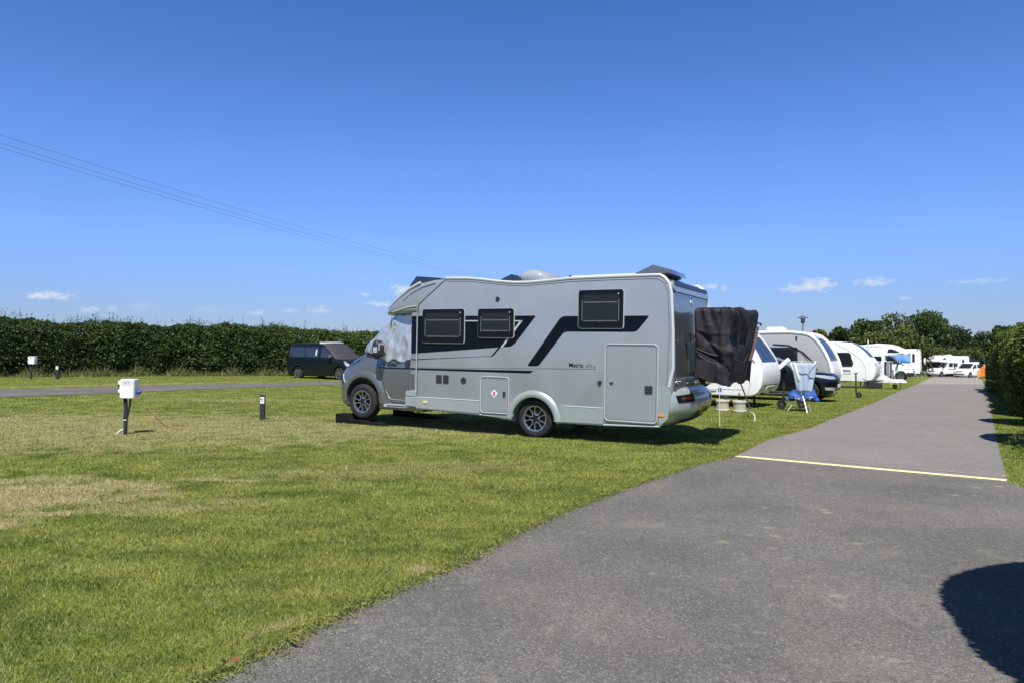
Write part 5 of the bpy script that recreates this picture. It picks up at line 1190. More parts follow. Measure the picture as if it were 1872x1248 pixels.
# hitch cover
def blue_cover():
    p = c1.location; vs = []; fs = []; NU, NV = 40, 16
    for j in range(NV + 1):
        v = j / NV
        for i in range(NU):
            a = 2 * math.pi * i / NU; wob = 1 + .12 * math.sin(a * 5 + v * 4) + .07 * math.sin(a * 11 - v * 7) + .05 * math.sin(a * 3 + v * 9)
            rx, ry = .40 * (1 - .35 * v) * wob, .20 * (1 - .45 * v) * wob
            hz_ = .30 + (.30 + .10 * math.sin(a * 1 + 2.2)) * v - .05 * math.sin(a * 4 + 1) * (1 - v); 
            vs.append((math.cos(a) * rx, math.sin(a) * ry, hz_))
    for j in range(NV):
        for i in range(NU): fs.append((j * NU + i, j * NU + (i + 1) % NU, (j + 1) * NU + (i + 1) % NU, (j + 1) * NU + i))
    fs.append(tuple(NV * NU + i for i in range(NU)))
    q = P(1466, 720, 20.3); z0 = gz(q.x, 20.3)
    o = mesh('hitch_cover', vs, fs, mat('blue_fabric', (.035, .11, .42), .55, 0, .4, 0, .2, 9, .4, 20), None, True); o.location = (q.x, 20.3, z0 + .02); o.rotation_euler = (0, 0, CH)
    tag(o, 'crumpled blue cover over the drawbar hitch below the rotary airer', 'hitch cover')
    MB().tube([(-.52,.05,.0),(-.50,.05,.75)], .032, 8).build('post', black_pl, o, True)
    MB().lathe([(.03,-.03),(.12,-.04),(.13,-.02),(.13,.02),(.12,.04),(.03,.03)], (-.56, .0, .13), 'Y', 18).build('wheel', rubber, o, True)
    MB().tube([(-.3,-.12,.33),(.0,-.23,.31),(.3,-.17,.36)], .012, 5).build('white_band', tube_wh, o, True)
blue_cover()
# rotary airer
def airer():
    q = P(1466, 752, 19.6); z0 = gz(q.x, q.y); t = thing('clothes_airer', 'white rotary clothes airer hung with a pale blue grey sheet beside the dark car', 'clothes airer', (q.x, 19.6, z0), 0)
    MB().tube([(0,0,.3),(0,0,1.42)], .018, 8).build('pole', tube_wh, t, True)
    for k in range(3):
        a = k * 2.094 + .5; MB().tube([(0,0,.55),(math.cos(a)*.38,math.sin(a)*.38,0)], .013, 6).build('leg', tube_wh, t, True)
    tips = []
    for k in range(4):
        a = k * math.pi / 2 + .45; e = (math.cos(a) * .55, math.sin(a) * .55, 1.38); tips.append(e)
        MB().tube([(0,0,.82),e], .014, 6).build('arm', tube_wh, t, True)
    ln_ = MB()
    for f_ in (1, .8, .6): 
        for k in range(4): ln_.tube([(tips[k][0]*f_,tips[k][1]*f_,.82+.56*f_),(tips[(k+1)%4][0]*f_,tips[(k+1)%4][1]*f_,.82+.56*f_)], .004, 4)
    ln_.build('line', tube_wh, t)
    sheet_m = mat('pale_sheet', (.36, .44, .56), .7, 0, .3, 0, .08, 6)
    def sheet(nm, a, b_, z, drop, m, par, ph=0):
        vs = []; NU, NV = 24, 12
        for i in range(NU + 1):
            for j in range(NV + 1):
                s_, v = i / NU, j / NV; x = a[0] + (b_[0] - a[0]) * s_; y = a[1] + (b_[1] - a[1]) * s_; w = .035 * math.sin(s_ * 19 + ph) * v + .02 * math.sin(s_ * 9)
                vs.append((x * (1 - .45 * v), y + w - .03, z - drop * v * (1 - .25 * abs(s_ - .5) * (1 if ph else -.3))))
        return mesh(nm, vs, [(i*(NV+1)+j,(i+1)*(NV+1)+j,(i+1)*(NV+1)+j+1,i*(NV+1)+j+1) for i in range(NU) for j in range(NV)], m, par, True)
    s1 = sheet('sheet', (-.34,-.10), (.36,-.16), 1.34, .78, sheet_m, None); s1.location = t.location; tag(s1, 'pale blue grey sheet drying on the rotary airer', 'laundry')
    s2 = sheet('towel', (-.45,-.28), (-.28,-.30), 1.36, .55, mat('white_cloth', (.72, .74, .76), .7, 0, .3, 0, .05, 8), None, 2); s2.location = t.location; tag(s2, 'narrow white towel hanging at the left arm of the rotary airer', 'laundry')
    for i_, o in enumerate((s1, s2)):
        md = o.modifiers.new('t', 'SOLIDIFY'); md.thickness = .004
airer()
# white board leaning out between caravan and car
wb = MB().box((0, 0, 0), (.40, .02, .12)).build('folded_board', white_pl); q = P(1433, 664, 20.4); wb.location = q; wb.rotation_euler = (0, R(-42), R(-10)); bevel(wb, .006, 1)
tag(wb, 'flat white board sticking up diagonally left of the rotary airer', 'board')
# tubs under the first caravan
tubm = mat('beige_plastic', (.42, .40, .33), .5, 0, .3, 0, .08, 6)
for i, (u, v, lb) in enumerate(((1321, 751, 'beige plastic water tub, the left one nearly touching the grey motorhome bumper'), (1352, 753, 'beige plastic water tub, the right one beside the black leaning pole'))):
    q = G(u, v); o = MB().lathe([(.001,.0),(.17,.0),(.185,.02),(.185,.06),(.165,.075),(.165,.24),(.185,.26),(.185,.30),(.16,.32),(.05,.325),(.001,.325)], (0, 0, 0), 'Z', 28).build('water_tub', tubm, None, True)
    o.location = q; tag(o, lb, 'water container', 'water tubs')
    MB().lathe([(.045,0),(.04,.04),(.001,.042)], (.08, 0, .32), 'Z', 14).build('cap', black_pl, o, True)
# pole, white stick and cord
q0 = G(1372, 747); q1 = P(1354, 700, q0.y + .35)
o = MB().tube([(0,0,0), tuple(q1 - q0)], .022, 8).build('pole', black_pl, None, True); o.location = q0; tag(o, 'slim black pole leaning on the white caravan under the bicycle cover', 'pole')
q0 = G(1315.5, 778); q1 = P(1315, 702, q0.y)
o = MB().tube([(0,0,0), (0.0,0,(q1-q0).z)], .008, 6).build('marker_stick', tube_wh, None, True); o.location = q0; tag(o, 'thin white stick with a blue tag standing beside the rear bumper of the grey motorhome', 'stick')
MB().box((.01, 0, .76), (.075, .01, .09)).build('blue_tag', mat('blue_tag', (.10, .14, .34), .5), o)
ps = [P(1372,753,17.0),P(1378,756,16.6),P(1380.5,764,16.4),P(1379,773,16.2)]; ps[-1].z = gz(ps[-1].x, ps[-1].y) - .01; ps[0].z = gz(ps[0].x, ps[0].y) + .02 if False else ps[0].z
ps = [G(1366, 757)] + ps
o = MB().tube([(p.x, p.y, p.z + .01) for p in ps], .012, 6).build('water_hose', tube_wh, None, True); tag(o, 'short curved white hose end on the grass in front of the beige tubs', 'hose')

# 2: grey and white caravan
f2 = at_front(1529, 28.8)
n2_ = [(-.55,.36),(-.28,.40),(-.10,.55),(-.02,.78),(0,1.02),(-.06,1.30),(-.14,1.55),(-.28,1.85),(-.44,2.12),(-.66,2.36),(-.95,2.52),(-1.6,2.60)]
c2, nose2, _ = caravan('grey sided caravan with white roof and blue tinted front windows behind the black car', f2, 6.8, n2_, 1.18, cv_grey, win=[
  ([(-2.45,1.15),(-1.25,1.15),(-1.25,2.0),(-2.45,2.0)], glass_dk, 'window'), ([(-3.45,1.55),(-3.25,1.55),(-3.25,1.75),(-3.45,1.75)], glass_dk, 'vent')], scr=(23, 36), scr_y=.85, taper=.12)
for s in (-1, 1):
    pts = [(x, s * 1.15, z) for x, z in nose2[14:]] + [(-6.5, s * 1.15, 2.58)]
    MB().tube(pts, .07, 8).build('corner_moulding', white_pt, c2, True)
prof_strip(c2, 'front_panel', nose2, 6, 22, -1.12, 1.12, white_pt, .014)
prism('roof_panel', [(-1.5,2.57),(-2.2,2.66),(-3.2,2.68),(-6.4,2.64),(-6.6,2.5)], 1.08, white_pt, c2, .04)
MB().tube([(-2.2,-1.185,2.12),(-1.6,-1.19,2.08),(-1.05,-1.19,1.80),(-.62,-1.185,1.35),(-.42,-1.18,.85),(-.40,-1.17,.5)], .022, 6).build('swoosh', decal_black, c2, True)
MB().tube([(-1.25,-1.185,1.9),(-.98,-1.19,1.65),(-.70,-1.185,1.2),(-.56,-1.18,.8),(-.54,-1.17,.5)], .012, 6).build('swoosh', decal_grey, c2, True)
for x, w_, h_ in ((-2.3,.8,.16),(-3.5,.6,.10),(-4.6,.7,.12)): prism('roof_vent', [(x-w_/2,2.64),(x-w_/2+.06,2.64+h_+.05),(x+w_/2-.15,2.64+h_+.05),(x+w_/2,2.66)], .3, white_pl, c2, .03)
panel_side(c2, 'door_handle', [(-1.32,2.28),(-1.26,2.28),(-1.26,2.44),(-1.32,2.44)], black_pl, 1.18, .03, -1, .03, .01)
aframe(c2, black_pl, .72)

# 3: white caravan
f3 = at_front(1604, 39.2)
n3_ = [(-.60,.38),(-.25,.42),(-.08,.58),(0,.85),(0,1.15),(-.08,1.38),(-.24,1.62),(-.48,1.92),(-.74,2.18),(-1.05,2.38),(-1.45,2.50),(-2.0,2.54)]
c3, nose3, _ = caravan('all white caravan with a wide dark side window, third in the row', f3, 6.2, n3_, 1.16, white_pt, roof=2.54, win=[
  ([(-2.9,1.18),(-1.12,1.18),(-1.05,1.35),(-1.25,1.95),(-2.9,1.95)], glass_dk, 'window'), ([(-2.6,.78),(-1.15,.78),(-1.25,1.05),(-2.6,1.05)], off_white, 'panel')], scr=(25, 38), scr_y=.80, taper=.05)
panel_side(c3, 'vent', [(-2.5,.95),(-1.2,.92),(-1.2,.99),(-2.5,1.02)], decal_grey, 1.16, .02, -1, .01, .01)
MB().tube([(x, -1.165, z) for x, z in [(-1.95,2.40),(-1.45,2.18),(-1.0,1.85),(-.62,1.5),(-.45,1.1),(-.42,.6)]], .012, 6).build('moulding', off_white, c3, True)
prof_strip(c3, 'grab_handle', nose3, 18, 20, -.5, -.25, decal_grey, .03); prof_strip(c3, 'number_plate', nose3, 11, 12, -.25, .25, off_white, .01)
prism('roof_vent', [(-4.4,2.50),(-4.3,2.66),(-3.6,2.72),(-3.3,2.53)], .35, white_pl, c3, .03)
aframe(c3)
# table with white cover, airer by caravan 3
q = G(1628, 710); t = thing('garden_table', 'low folding table under a crumpled white sheet in front of the third caravan', 'table', q, CH + .2)
MB().box((0, 0, .46), (1.15, .6, .03)).build('table_top', white_pl, t)
for x in (-.5, .5):
    for y in (-.25, .25): MB().tube([(x, y, 0), (x * .9, y * .9, .46)], .014, 5).build('leg', tube_wh, t)
vs = []; NU, NV = 30, 18
for i in range(NU + 1):
    for j in range(NV + 1):
        x, y = (i / NU - .5) * 1.5, (j / NV - .5) * .95; e = max(abs(x) / .62, abs(y) / .36); z = .50 + .24 * math.exp(-((x + .35) / .28) ** 2) * max(0, 1 - abs(y) / .5) - max(0, e - 1) * .55 + .02 * abs(math.sin(x * 11 + y * 7)) + .012 * abs(math.sin(x * 23 - y * 15))
        vs.append((x * (1 if e < 1 else .97), y * (1 if e < 1 else .95), max(.16, z)))
o = mesh('table_cover', vs, [(i*(NV+1)+j,(i+1)*(NV+1)+j,(i+1)*(NV+1)+j+1,i*(NV+1)+j+1) for i in range(NU) for j in range(NV)], mat('grey_white_cloth', (.46,.46,.44), .8, 0, .2, 0, .12, 5, .5, 12), None, True); o.location = q; o.rotation_euler = (0, 0, CH + .2)
tag(o, 'crumpled white sheet draped over the low table by the third caravan', 'sheet')
q = G(1617, 703); t = thing('folding_airer', 'tall folding airer with dark and light striped towels right of the third caravan nose', 'clothes airer', (q.x, q.y, q.z), CH)
fr_ = MB()
for s in (-1, 1): 
    for e in (-1, 1): fr_.tube([(s * .45, e * .35, 0), (s * .42, -e * .02, 1.45)], .014, 5)
fr_.tube([(-.5, 0, 1.45), (.5, 0, 1.45)], .014, 5).build('frame', tube_wh, t)
for i, (x, w_, m) in enumerate(((-.36, .20, mat('grey_towel', (.22, .23, .26), .8)), (-.12, .16, mat('white_cloth', (.7, .7, .7))), (.06, .14, mat('black_towel', (.02, .02, .025), .8)), (.22, .14, mat('grey_towel', (.2, .2, .2))), (.38, .13, mat('black_towel', (.02,) * 3)))):
    cl = MB(); vs = [(x - w_ / 2 + w_ * a, -.02 + .02 * math.sin(a * 9 + b_ * 3), 1.45 - b_ * 1.05) for a in np.linspace(0, 1, 6) for b_ in np.linspace(0, 1, 8)]
    mesh('towel', vs, [(a * 8 + b_, a * 8 + b_ + 1, (a + 1) * 8 + b_ + 1, (a + 1) * 8 + b_) for a in range(5) for b_ in range(7)], m, t, True).modifiers.new('t', 'SOLIDIFY').thickness = .006
dk_ = bevel(MB().box((0, 0, .22), (.7, .6, .4)).build('storage_crate', black_pl), .05, 2); q = G(1598, 709.5); dk_.location = q; dk_.rotation_euler = (0, 0, CH + .3); tag(dk_, 'low dark storage box under the nose of the third caravan', 'box')
MB().box((0, 0, .44), (.74, .64, .05)).build('lid', rear_grey, dk_)

# 4: overcab motorhome
def camper(label, front, head, overcab, L_=6.2, H=2.85, blue=False, flip=False, grille_big=False, cs_=-1, name='camper_van', hood_up=.0):
    t = thing(name, label, 'motorhome', front, head, 'white motorhomes farther along'); hw = 1.12
    cb_ = Hull([(.32,-2.0,-.10,.88,.05,.35),(.40,-2.0,-.02,.93,.05,.40),(.60,-2.0,.0,.95,.05,.42),(.85,-2.0,-.05,.95,.05,.45),(1.0,-2.0,-.22,.94,.05,.5),(1.10,-2.0,-.45,.93,.05,.55),(1.22,-2.0,-.75,.92,.05,.5),(1.28,-2.0,-.86,.90,.05,.4)], 2.3)
    cbo = cb_.build('cab', white_pt, t)
    boolean_cut(cbo, (lambda m: (setattr(m, 'parent', t), m)[1])(mesh('c', *(lambda a: (a.v, a.f))(MB().lathe([(.0001,-1.2),(.40,-1.2),(.40,1.2),(.0001,1.2)], (-.88,0,.40), 'Y', 28)), under))); autosmooth(cbo, 40)
    gl = Hull([(1.20,-2.0,-.80,.885,.05,.4),(1.5,-2.0,-1.08,.86,.05,.38),(1.86,-2.0,-1.42,.80,.05,.35)], 2.4)
    g_ = gl.build('windscreen', glass_dk, t)
    for s in (-1, 1):
        line_on('pillar', [(-.86,1.24),(-1.15,1.5),(-1.50,1.86)], gl.side(s), .012, .035, white_pt, t)
        line_on('pillar', [(-1.90,1.24),(-1.90,1.86)], gl.side(s), .012, .05, white_pt, t)
        MB().box((-1.05, s * 1.08, 1.30), (.12, .2, .24)).build('mirror', black_pl, t)
        surf_poly('headlight', rquad([(-.20,.78),(-.48,1.02),(-.60,1.08),(-.50,.88)], .03), cb_.side(s), .01, lens_clr, t, .06, .02)
    surf_poly('bumper', rrect(-.9, .9, .34, .62, .04), cb_.front(), .02, black_pl if not grille_big else white_pt, t, .1, .03)
    surf_poly('grille', rrect(-.5, .5, .70, .92, .04), cb_.front(), .012, black_pl, t, .1, .02)
    surf_poly('number_plate', rrect(-.26, .26, .44, .54, .01), cb_.front(), .032, white_pl, t, None, .02)
    if not grille_big:
        surf_poly('side_bumper', [(-.5,.36),(-.05,.36),(-.05,.66),(-.48,.66)], cb_.side(cs_), .015, black_pl, t, .06, .03)
    wx2 = -4.6
    if overcab: pr = [(-1.65,1.95),(-.75,1.95),(-.40,2.0),(-.36,2.12),(-.62,2.36),(-1.05,2.62),(-1.6,H-.06),(-2.4,H),(-3.4,H-.10),(-L_+.2,H-.10),(-L_,H-.3),(-L_,.45)]
    else: pr = [(-1.65,1.90),(-.95,1.9),(-.9,2.0),(-1.25,2.35),(-1.9,2.62),(-2.6,H-.15),(-L_+.2,H-.15),(-L_,H-.35),(-L_,.45)]
    pr += [(wx2 - .42, .42)] + [(wx2 + .40 * math.cos(a), .36 + .40 * math.sin(a)) for a in np.linspace(math.pi * .95, .05 * math.pi, 9)] + [(wx2 + .42, .42), (-1.92, .42), (-1.92, 1.9)]
    prism('body', pr, hw, white_pt, t, .10, 4)
    for s in (-1, 1):
        wheel(t, -.88, s * .84, .335, .335, .20, .20, s, 'plain'); wheel(t, wx2, s * .95, .335, .335, .20, .20, s, 'plain')
    ps_ = lambda nm, x0, x1, z0, z1, m, r=.05, h=.012: panel_side(t, nm, [(x0, z0), (x1, z0), (x1, z1), (x0, z1)], m, hw, h, cs_, .02, r)
    ps_('window', -2.9, -2.15, 1.35, 1.88, glass_in, .12); ps_('window', -3.9, -3.2, 1.35, 1.85, glass_dk)
    ps_('door', -4.05, -3.45, .5, 2.0, white_pl, .06, .008) if False else None
    panel_side(t, 'stripe', [(-L_ + .3, 1.02), (-2.0, 1.02), (-2.0, 1.06), (-L_ + .3, 1.06)], decal_grey, hw, .006, cs_, .01, .005)
    return t, hw, ps_
f4 = at_front(1672, 54.5); c4, hw4, ps4 = camper('white motorhome with a bulging pod over its cab and a black front bumper', f4, CH, True)
panel_side(c4, 'pod_window', [(-1.75,2.15),(-.95,2.15),(-1.0,2.25),(-1.45,2.45),(-1.7,2.42)], glass_dk, 1.12, .012, -1, .02, .06)
panel_side(c4, 'pod_stripe', [(-1.2,2.02),(-.60,2.02),(-.75,2.12),(-.95,2.06)], decal_grey, 1.12, .008, -1, .01, .02)
panel_side(c4, 'roof_stripe', [(-3.2,2.58),(-2.1,2.62),(-2.1,2.68),(-3.2,2.66)], off_white, 1.12, .01, -1, .01, .02)
# 5: white motorhome with a blue picture, rear end towards the road
c5loc = at_front(1683, 67.0); c5 = thing('camper_van', 'square backed white motorhome carrying a large blue picture panel on its side', 'motorhome', c5loc, CH, 'white motorhomes farther along')
pr5 = [(0,.5),(.02,1.2),(-.02,2.5),(-.10,2.72),(-.25,2.78),(-5.8,2.74),(-6.2,2.4),(-6.3,1.2),(-6.3,.45),(-1.9,.42)] + [(-1.45 + .40 * math.cos(a), .36 + .40 * math.sin(a)) for a in np.linspace(math.pi * .95, .05 * math.pi, 9)] + [(-1.0,.42)]
prism('body', pr5, 1.13, white_pt, c5, .10, 4)
panel_side(c5, 'picture_panel', [(-3.9,1.55),(-.75,1.55),(-.75,2.42),(-2.0,2.42),(-2.4,2.15),(-3.0,1.95)], mat('blue_picture', (.16, .36, .70), .4, 0, .4, 0, .5, 1.6), 1.13, .012, -1, .01, .03)
panel_side(c5, 'picture_band', [(-3.9,1.50),(-.75,1.50),(-.75,1.60),(-3.9,1.60)], mat('deep_blue', (.03, .12, .45), .4), 1.13, .015, -1, .01, .02)
panel_side(c5, 'side_panel', [(-3.9,1.05),(-1.9,1.05),(-1.9,1.5),(-3.9,1.5)], off_white, 1.13, .012, -1, .01, .03)
panel_side(c5, 'window', [(-.62,1.55),(-.42,1.55),(-.42,2.35),(-.62,2.35)], glass_dk, 1.13, .012, -1, .01, .03)
MB().tube([(-.35,-1.05,2.60),(-.2,-1.13,2.72),(-.05,-1.0,2.60)], .05, 6).build('roof_rail', black_pl, c5, True)
for s in (-1, 1): wheel(c5, -1.45, s * .98, .335, .335, .20, .20, s, 'plain')
rk5 = MB().tube([(.0,-.6,.7),(.45,-.6,.62),(.45,.6,.62),(0,.6,.7)], .03, 6).build('rear_rack', decal_grey, c5, True)
MB().box((.02, 0, .60), (.20, 2.1, .22)).build('rear_bumper', mat('dark_bumper', (.06, .06, .065), .5), c5)
bb = MB().lathe([(.14,-.05),(.30,-.06),(.33,0),(.30,.06),(.14,.05)], (0, 0, 0), 'X', 22).build('spare_wheel', white_pl, c5, True, loc=(.30, .55, 1.62))
chm = mat('grey_frame', (.35, .37, .38), .4)
def fchair(label, u, v, rot):
    q = G(u, v); t = thing('folding_chair', label, 'folding chair', q, rot, 'folding chairs by the square backed motorhome')
    for s in (-1, 1):
        MB().tube([(s*.25,-.25,0),(s*.25,.22,.5),(s*.25,.30,1.0)], .014, 5).build('frame', tube_wh, t); MB().tube([(s*.25,.25,0),(s*.25,-.22,.46)], .014, 5).build('leg', chm, t)
    MB().box((0, 0, .44), (.5, .46, .03)).build('seat', decal_grey, t); MB().box((0, .27, .78), (.5, .03, .46)).build('backrest', white_pl, t)
fchair('light framed folding chair on the grass right of the overcab motorhome', 1669, 691.5, CH); fchair('dark folding chair behind the light framed one, under the rear rack', 1680, 689.5, CH + .5)

# far campers, facing us
fh = math.atan2(-.408, -.911)
q6 = at_front(1701, 97); c6, hw6, ps6 = camper('far white motorhome with a low pod over the cab, facing the camera', q6, fh, True, 6.4, 2.9, grille_big=True, cs_=1)
panel_side(c6, 'pod_panel', [(-1.6,2.35),(-.85,2.35),(-1.0,2.5),(-1.35,2.62)], glass_dk, 1.12, .012, 1, .02, .04)
prof = None
panel_side(c6, 'swoosh', [(-4.2,.9),(-3.3,.9),(-2.9,1.9),(-3.15,1.9),(-3.5,1.05),(-4.2,1.0)], decal_grey, 1.12, .008, 1, .01, .03)
panel_side(c6, 'window', [(-5.3,1.55),(-4.9,1.55),(-4.9,2.35),(-5.3,2.35)], glass_dk, 1.12, .012, 1, .02, .04)
MB().box((-3.0, 0, 2.95), (1.2, 1.0, .12)).build('roof_box', off_white, c6); MB().box((-2.0, .3, 2.98), (.5, .5, .12)).build('solar_panel', decal_grey, c6)
# cars and vans from hulls
def wagon(name, label, cat, loc, head, body_rows, glass_rows, paint, roof_rows=None, wx=(-.9, -3.8), wy=.82, Rr=.33, wstyle='ten', side=1, windows=(), front=None, group=None):
    t = thing(name, label, cat, loc, head, group); H_ = Hull(body_rows, 2.4); b_ = H_.build('body', paint, t)
    for x in wx:
        m = MB().lathe([(.0001,-1.3),(Rr+.06,-1.3),(Rr+.06,1.3),(.0001,1.3)], (x,0,Rr+.02), 'Y', 30); c = mesh('c', m.v, m.f, under, t); bm = bmesh.new(); bm.from_mesh(c.data); bmesh.ops.remove_doubles(bm, verts=bm.verts, dist=.001); bmesh.ops.recalc_face_normals(bm, faces=bm.faces); bm.to_mesh(c.data); bm.free()
        boolean_cut(b_, c)
        for s in (-1, 1): wheel(t, x, s * wy, Rr, Rr, Rr * .68, .21, s, wstyle)
    autosmooth(b_, 40)
    MB().box(((wx[0] + wx[1]) / 2, 0, Rr + .1), (abs(wx[0] - wx[1]) + 1.0, wy * 1.5, .24)).build('chassis', under, t)
    return t, H_
van_blue = mat('van_dark_blue', (.007, .012, .015), .28, .1, .3, .2)
# dark van by the hedge
vrows = [(.20,-4.75,.0-.12,.86,.2,.35),(.30,-4.86,-.02,.92,.22,.4),(.55,-4.90,.0,.945,.22,.45),(.80,-4.90,-.04,.95,.22,.48),(.92,-4.90,-.14,.95,.22,.5),(1.02,-4.89,-.38,.945,.22,.55),(1.10,-4.88,-.72,.94,.22,.5),(1.16,-4.87,-.95,.935,.22,.4),(1.45,-4.83,-1.30,.90,.22,.38),(1.75,-4.76,-1.68,.855,.22,.36),(1.86,-4.68,-1.90,.82,.24,.34),(1.93,-4.50,-2.15,.74,.3,.34),(1.955,-4.2,-2.5,.60,.3,.3)]
vh = math.atan2(-.50, .866)    # faces right and towards us
vf = at_front(667, 37.2)
van, VH = wagon('parked_van', 'dark blue passenger van parked beside the hedge with a pale screen cover on its windscreen', 'van', vf, vh, vrows, None, van_blue, wx=(-.92, -3.92), wy=.83, Rr=.335)
sv = VH.side(-1)
for x0, x1 in ((-4.62, -3.42), (-3.36, -2.38)):
    surf_poly('window', rquad([(x0,1.20),(x1,1.20),(x1,1.72),(x0 + (.08 if x0 < -4 else 0),1.72)], .05), sv, .006, glass_dk, van, .12, .01)
surf_poly('blind', rquad([(-2.62,1.28),(-2.52,1.28),(-2.50,1.6),(-2.60,1.6)], .01), sv, .010, off_white, van, None, .006)
fd = surf_poly('window', rquad([(-2.24,1.20),(-1.35,1.18),(-1.75,1.70),(-2.20,1.72)], .05), sv, .006, glass_dk, van, .1, .01)
line_on('seam', [(-2.31,.40),(-2.31,1.76)], sv, .002, .006, under, van); line_on('seam', [(-1.15,.75),(-1.2,1.1),(-1.38,1.3)], sv, .002, .005, under, van); line_on('seam', [(-3.39,.35),(-3.39,1.76)], sv, .002, .004, under, van)
line_on('moulding', [(-4.6,.62),(-1.4,.62)], sv, .006, .012, van_blue, van)
for x in (-2.15, -3.2): surf_poly('handle', rrect(x - .09, x + .09, 1.02, 1.06, .015), sv, .03, van_blue, van, None, .03)
mrr = bevel(MB().box((-1.45, -1.06, 1.26), (.14, .20, .16)).build('mirror', chrome, van), .04, 3); 
surf_poly('headlight', rquad([(-.16,.72),(-.50,.98),(-.62,1.0),(-.42,.74)], .03), sv, .008, lens_clr, van, .06, .02)
surf_poly('windscreen', rquad([(-.78,1.18),(.78,1.18),(.68,1.76),(-.68,1.76)], .05), VH.front(), .006, glass_dk, van, .12, .01)
surf_poly('grille', rrect(-.5, .5, .66, .86, .03), VH.front(), .01, black_pl, van, .1, .02)
# its screen cover: dark mesh side and pale top
def van_cover():
    vs = []; NU, NV = 34, 12
    for i in range(NU + 1):
        y = -1.02 + 2.04 * i / NU
        for j in range(NV + 1):
            z = 1.10 + .86 * j / NV; yy = min(abs(y), VH.row(z)[2] * .985); w = .03 + .012 * math.sin(y * 9 + z * 7)
            vs.append((VH.xf(yy, z) + w, math.copysign(yy + max(0, abs(y) - yy) * .2 + .012, y), z))
    o = mesh('screen_cover', vs, [(i*(NV+1)+j,(i+1)*(NV+1)+j,(i+1)*(NV+1)+j+1,i*(NV+1)+j+1) for i in range(NU) for j in range(NV)], mat('mauve_cover', (.045, .043, .055), .7, 0, .3, 0, .1, 5), None, True)
    o.location = van.location; o.rotation_euler = van.rotation_euler; o.modifiers.new('t', 'SOLIDIFY').thickness = .01
    tag(o, 'purple grey screen cover with a pale top edge on the dark van windscreen', 'screen cover')
    pts = [(VH.xf(min(abs(y), .8), 1.90) + .02, y, 1.93 + .02 * math.cos(y * 2)) for y in np.linspace(-.85, .9, 14)]
    MB().tube(pts, .045, 6).build('top_edge', mat('pale_cover', (.62, .64, .68), .5), o, True)
    pts = [(VH.xf(.93, z) + .03, -VH.row(z)[2] * .99, z) for z in (1.14, 1.3, 1.5, 1.7)]
    MB().tube([(-.60,-.90,1.06),(-.74,-.93,1.16),(-.95,-.95,1.22)], .018, 5).build('strap', chrome, o, True)
van_cover()
# dark car between the first two caravans
srows = [(.24,-4.5,-.16,.86,.2,.3),(.34,-4.62,-.04,.93,.25,.4),(.50,-4.66,.0,.965,.25,.45),(.70,-4.66,.0,.975,.25,.5),(.86,-4.64,-.04,.975,.25,.55),(.97,-4.60,-.12,.965,.25,.6),(1.03,-4.58,-.30,.95,.25,.65),(1.08,-4.56,-.70,.93,.25,.6),(1.12,-4.54,-1.15,.91,.25,.4),(1.18,-4.52,-1.32,.89,.25,.38),(1.40,-4.42,-1.72,.81,.25,.34),(1.55,-4.30,-2.02,.74,.28,.32),(1.62,-4.05,-2.30,.66,.3,.3),(1.65,-3.7,-2.6,.52,.3,.3)]
suv_p = mat('car_black_blue', (.006, .008, .012), .2, .1, .4, .3)
sf = at_front(1534, 25.2)
suv, SH = wagon('parked_car', 'black four wheel drive car parked nose to the road between the first two caravans', 'car', sf, CH, srows, None, suv_p, wx=(-.88, -3.75), wy=.84, Rr=.38)
ss = SH.side(-1)
surf_poly('window', rquad([(-2.35,1.16),(-1.50,1.14),(-2.02,1.52),(-2.40,1.55)], .04), ss, .005, glass_dk, suv, .1, .01)
surf_poly('window', rquad([(-3.6,1.18),(-2.45,1.16),(-2.50,1.55),(-3.5,1.55)], .04), ss, .005, glass_dk, suv, .1, .01)
wsg = mat('windscreen_sky', (.06, .09, .10), .05, 0, 1.0, 1.0)
surf_poly('windscreen', rquad([(-.78,1.15),(.78,1.15),(.64,1.54),(-.64,1.54)], .05), SH.front(), .005, wsg, suv, .1, .01)
for s in (-1, 1):
    hl = surf_poly('headlight', rquad([(s*.46,.80),(s*.84,.84),(s*.86,.95),(s*.44,.90)], .02), SH.front(), .008, lens_clr, suv, .06, .02)
    surf_poly('fog_lamp', rquad([(s*.55,.40),(s*.82,.44),(s*.82,.50),(s*.55,.50)], .02), SH.front(), .008, lens_clr, suv, .06, .02)
surf_poly('headlight', rquad([(-.10,.80),(-.62,.90),(-.78,.98),(-.30,.95)], .03), ss, .008, lens_clr, suv, .05, .02)
surf_poly('fog_lamp', rquad([(-.08,.42),(-.30,.44),(-.32,.53),(-.08,.53)], .02), ss, .008, lens_clr, suv, .05, .02)
surf_poly('grille', rrect(-.42, .42, .76, .92, .03), SH.front(), .01, black_pl, suv, .1, .02)
for z in (.80, .86): surf_poly('grille_bar', rrect(-.40, .40, z, z + .018, .005), SH.front(), .016, chrome, suv, .1, .01)
surf_poly('number_plate', rrect(-.26, .26, .52, .63, .01), SH.front(), .012, white_pl, suv, None, .01)
surf_poly('skid_plate', rrect(-.55, .55, .27, .38, .03), SH.front(), .012, off_white, suv, .1, .02)
surf_poly('sill_trim', rrect(-3.2, -1.4, .30, .36, .01), ss, .01, off_white, suv, .15, .02)
bevel(MB().box((-1.62, -1.03, 1.16), (.12, .18, .14)).build('mirror', suv_p, suv), .03, 2)
line_on('seam', [(-1.38,.55),(-1.35,1.05)], ss, .002, .005, under, suv); line_on('seam', [(-2.42,.45),(-2.42,1.12)], ss, .002, .005, under, suv)
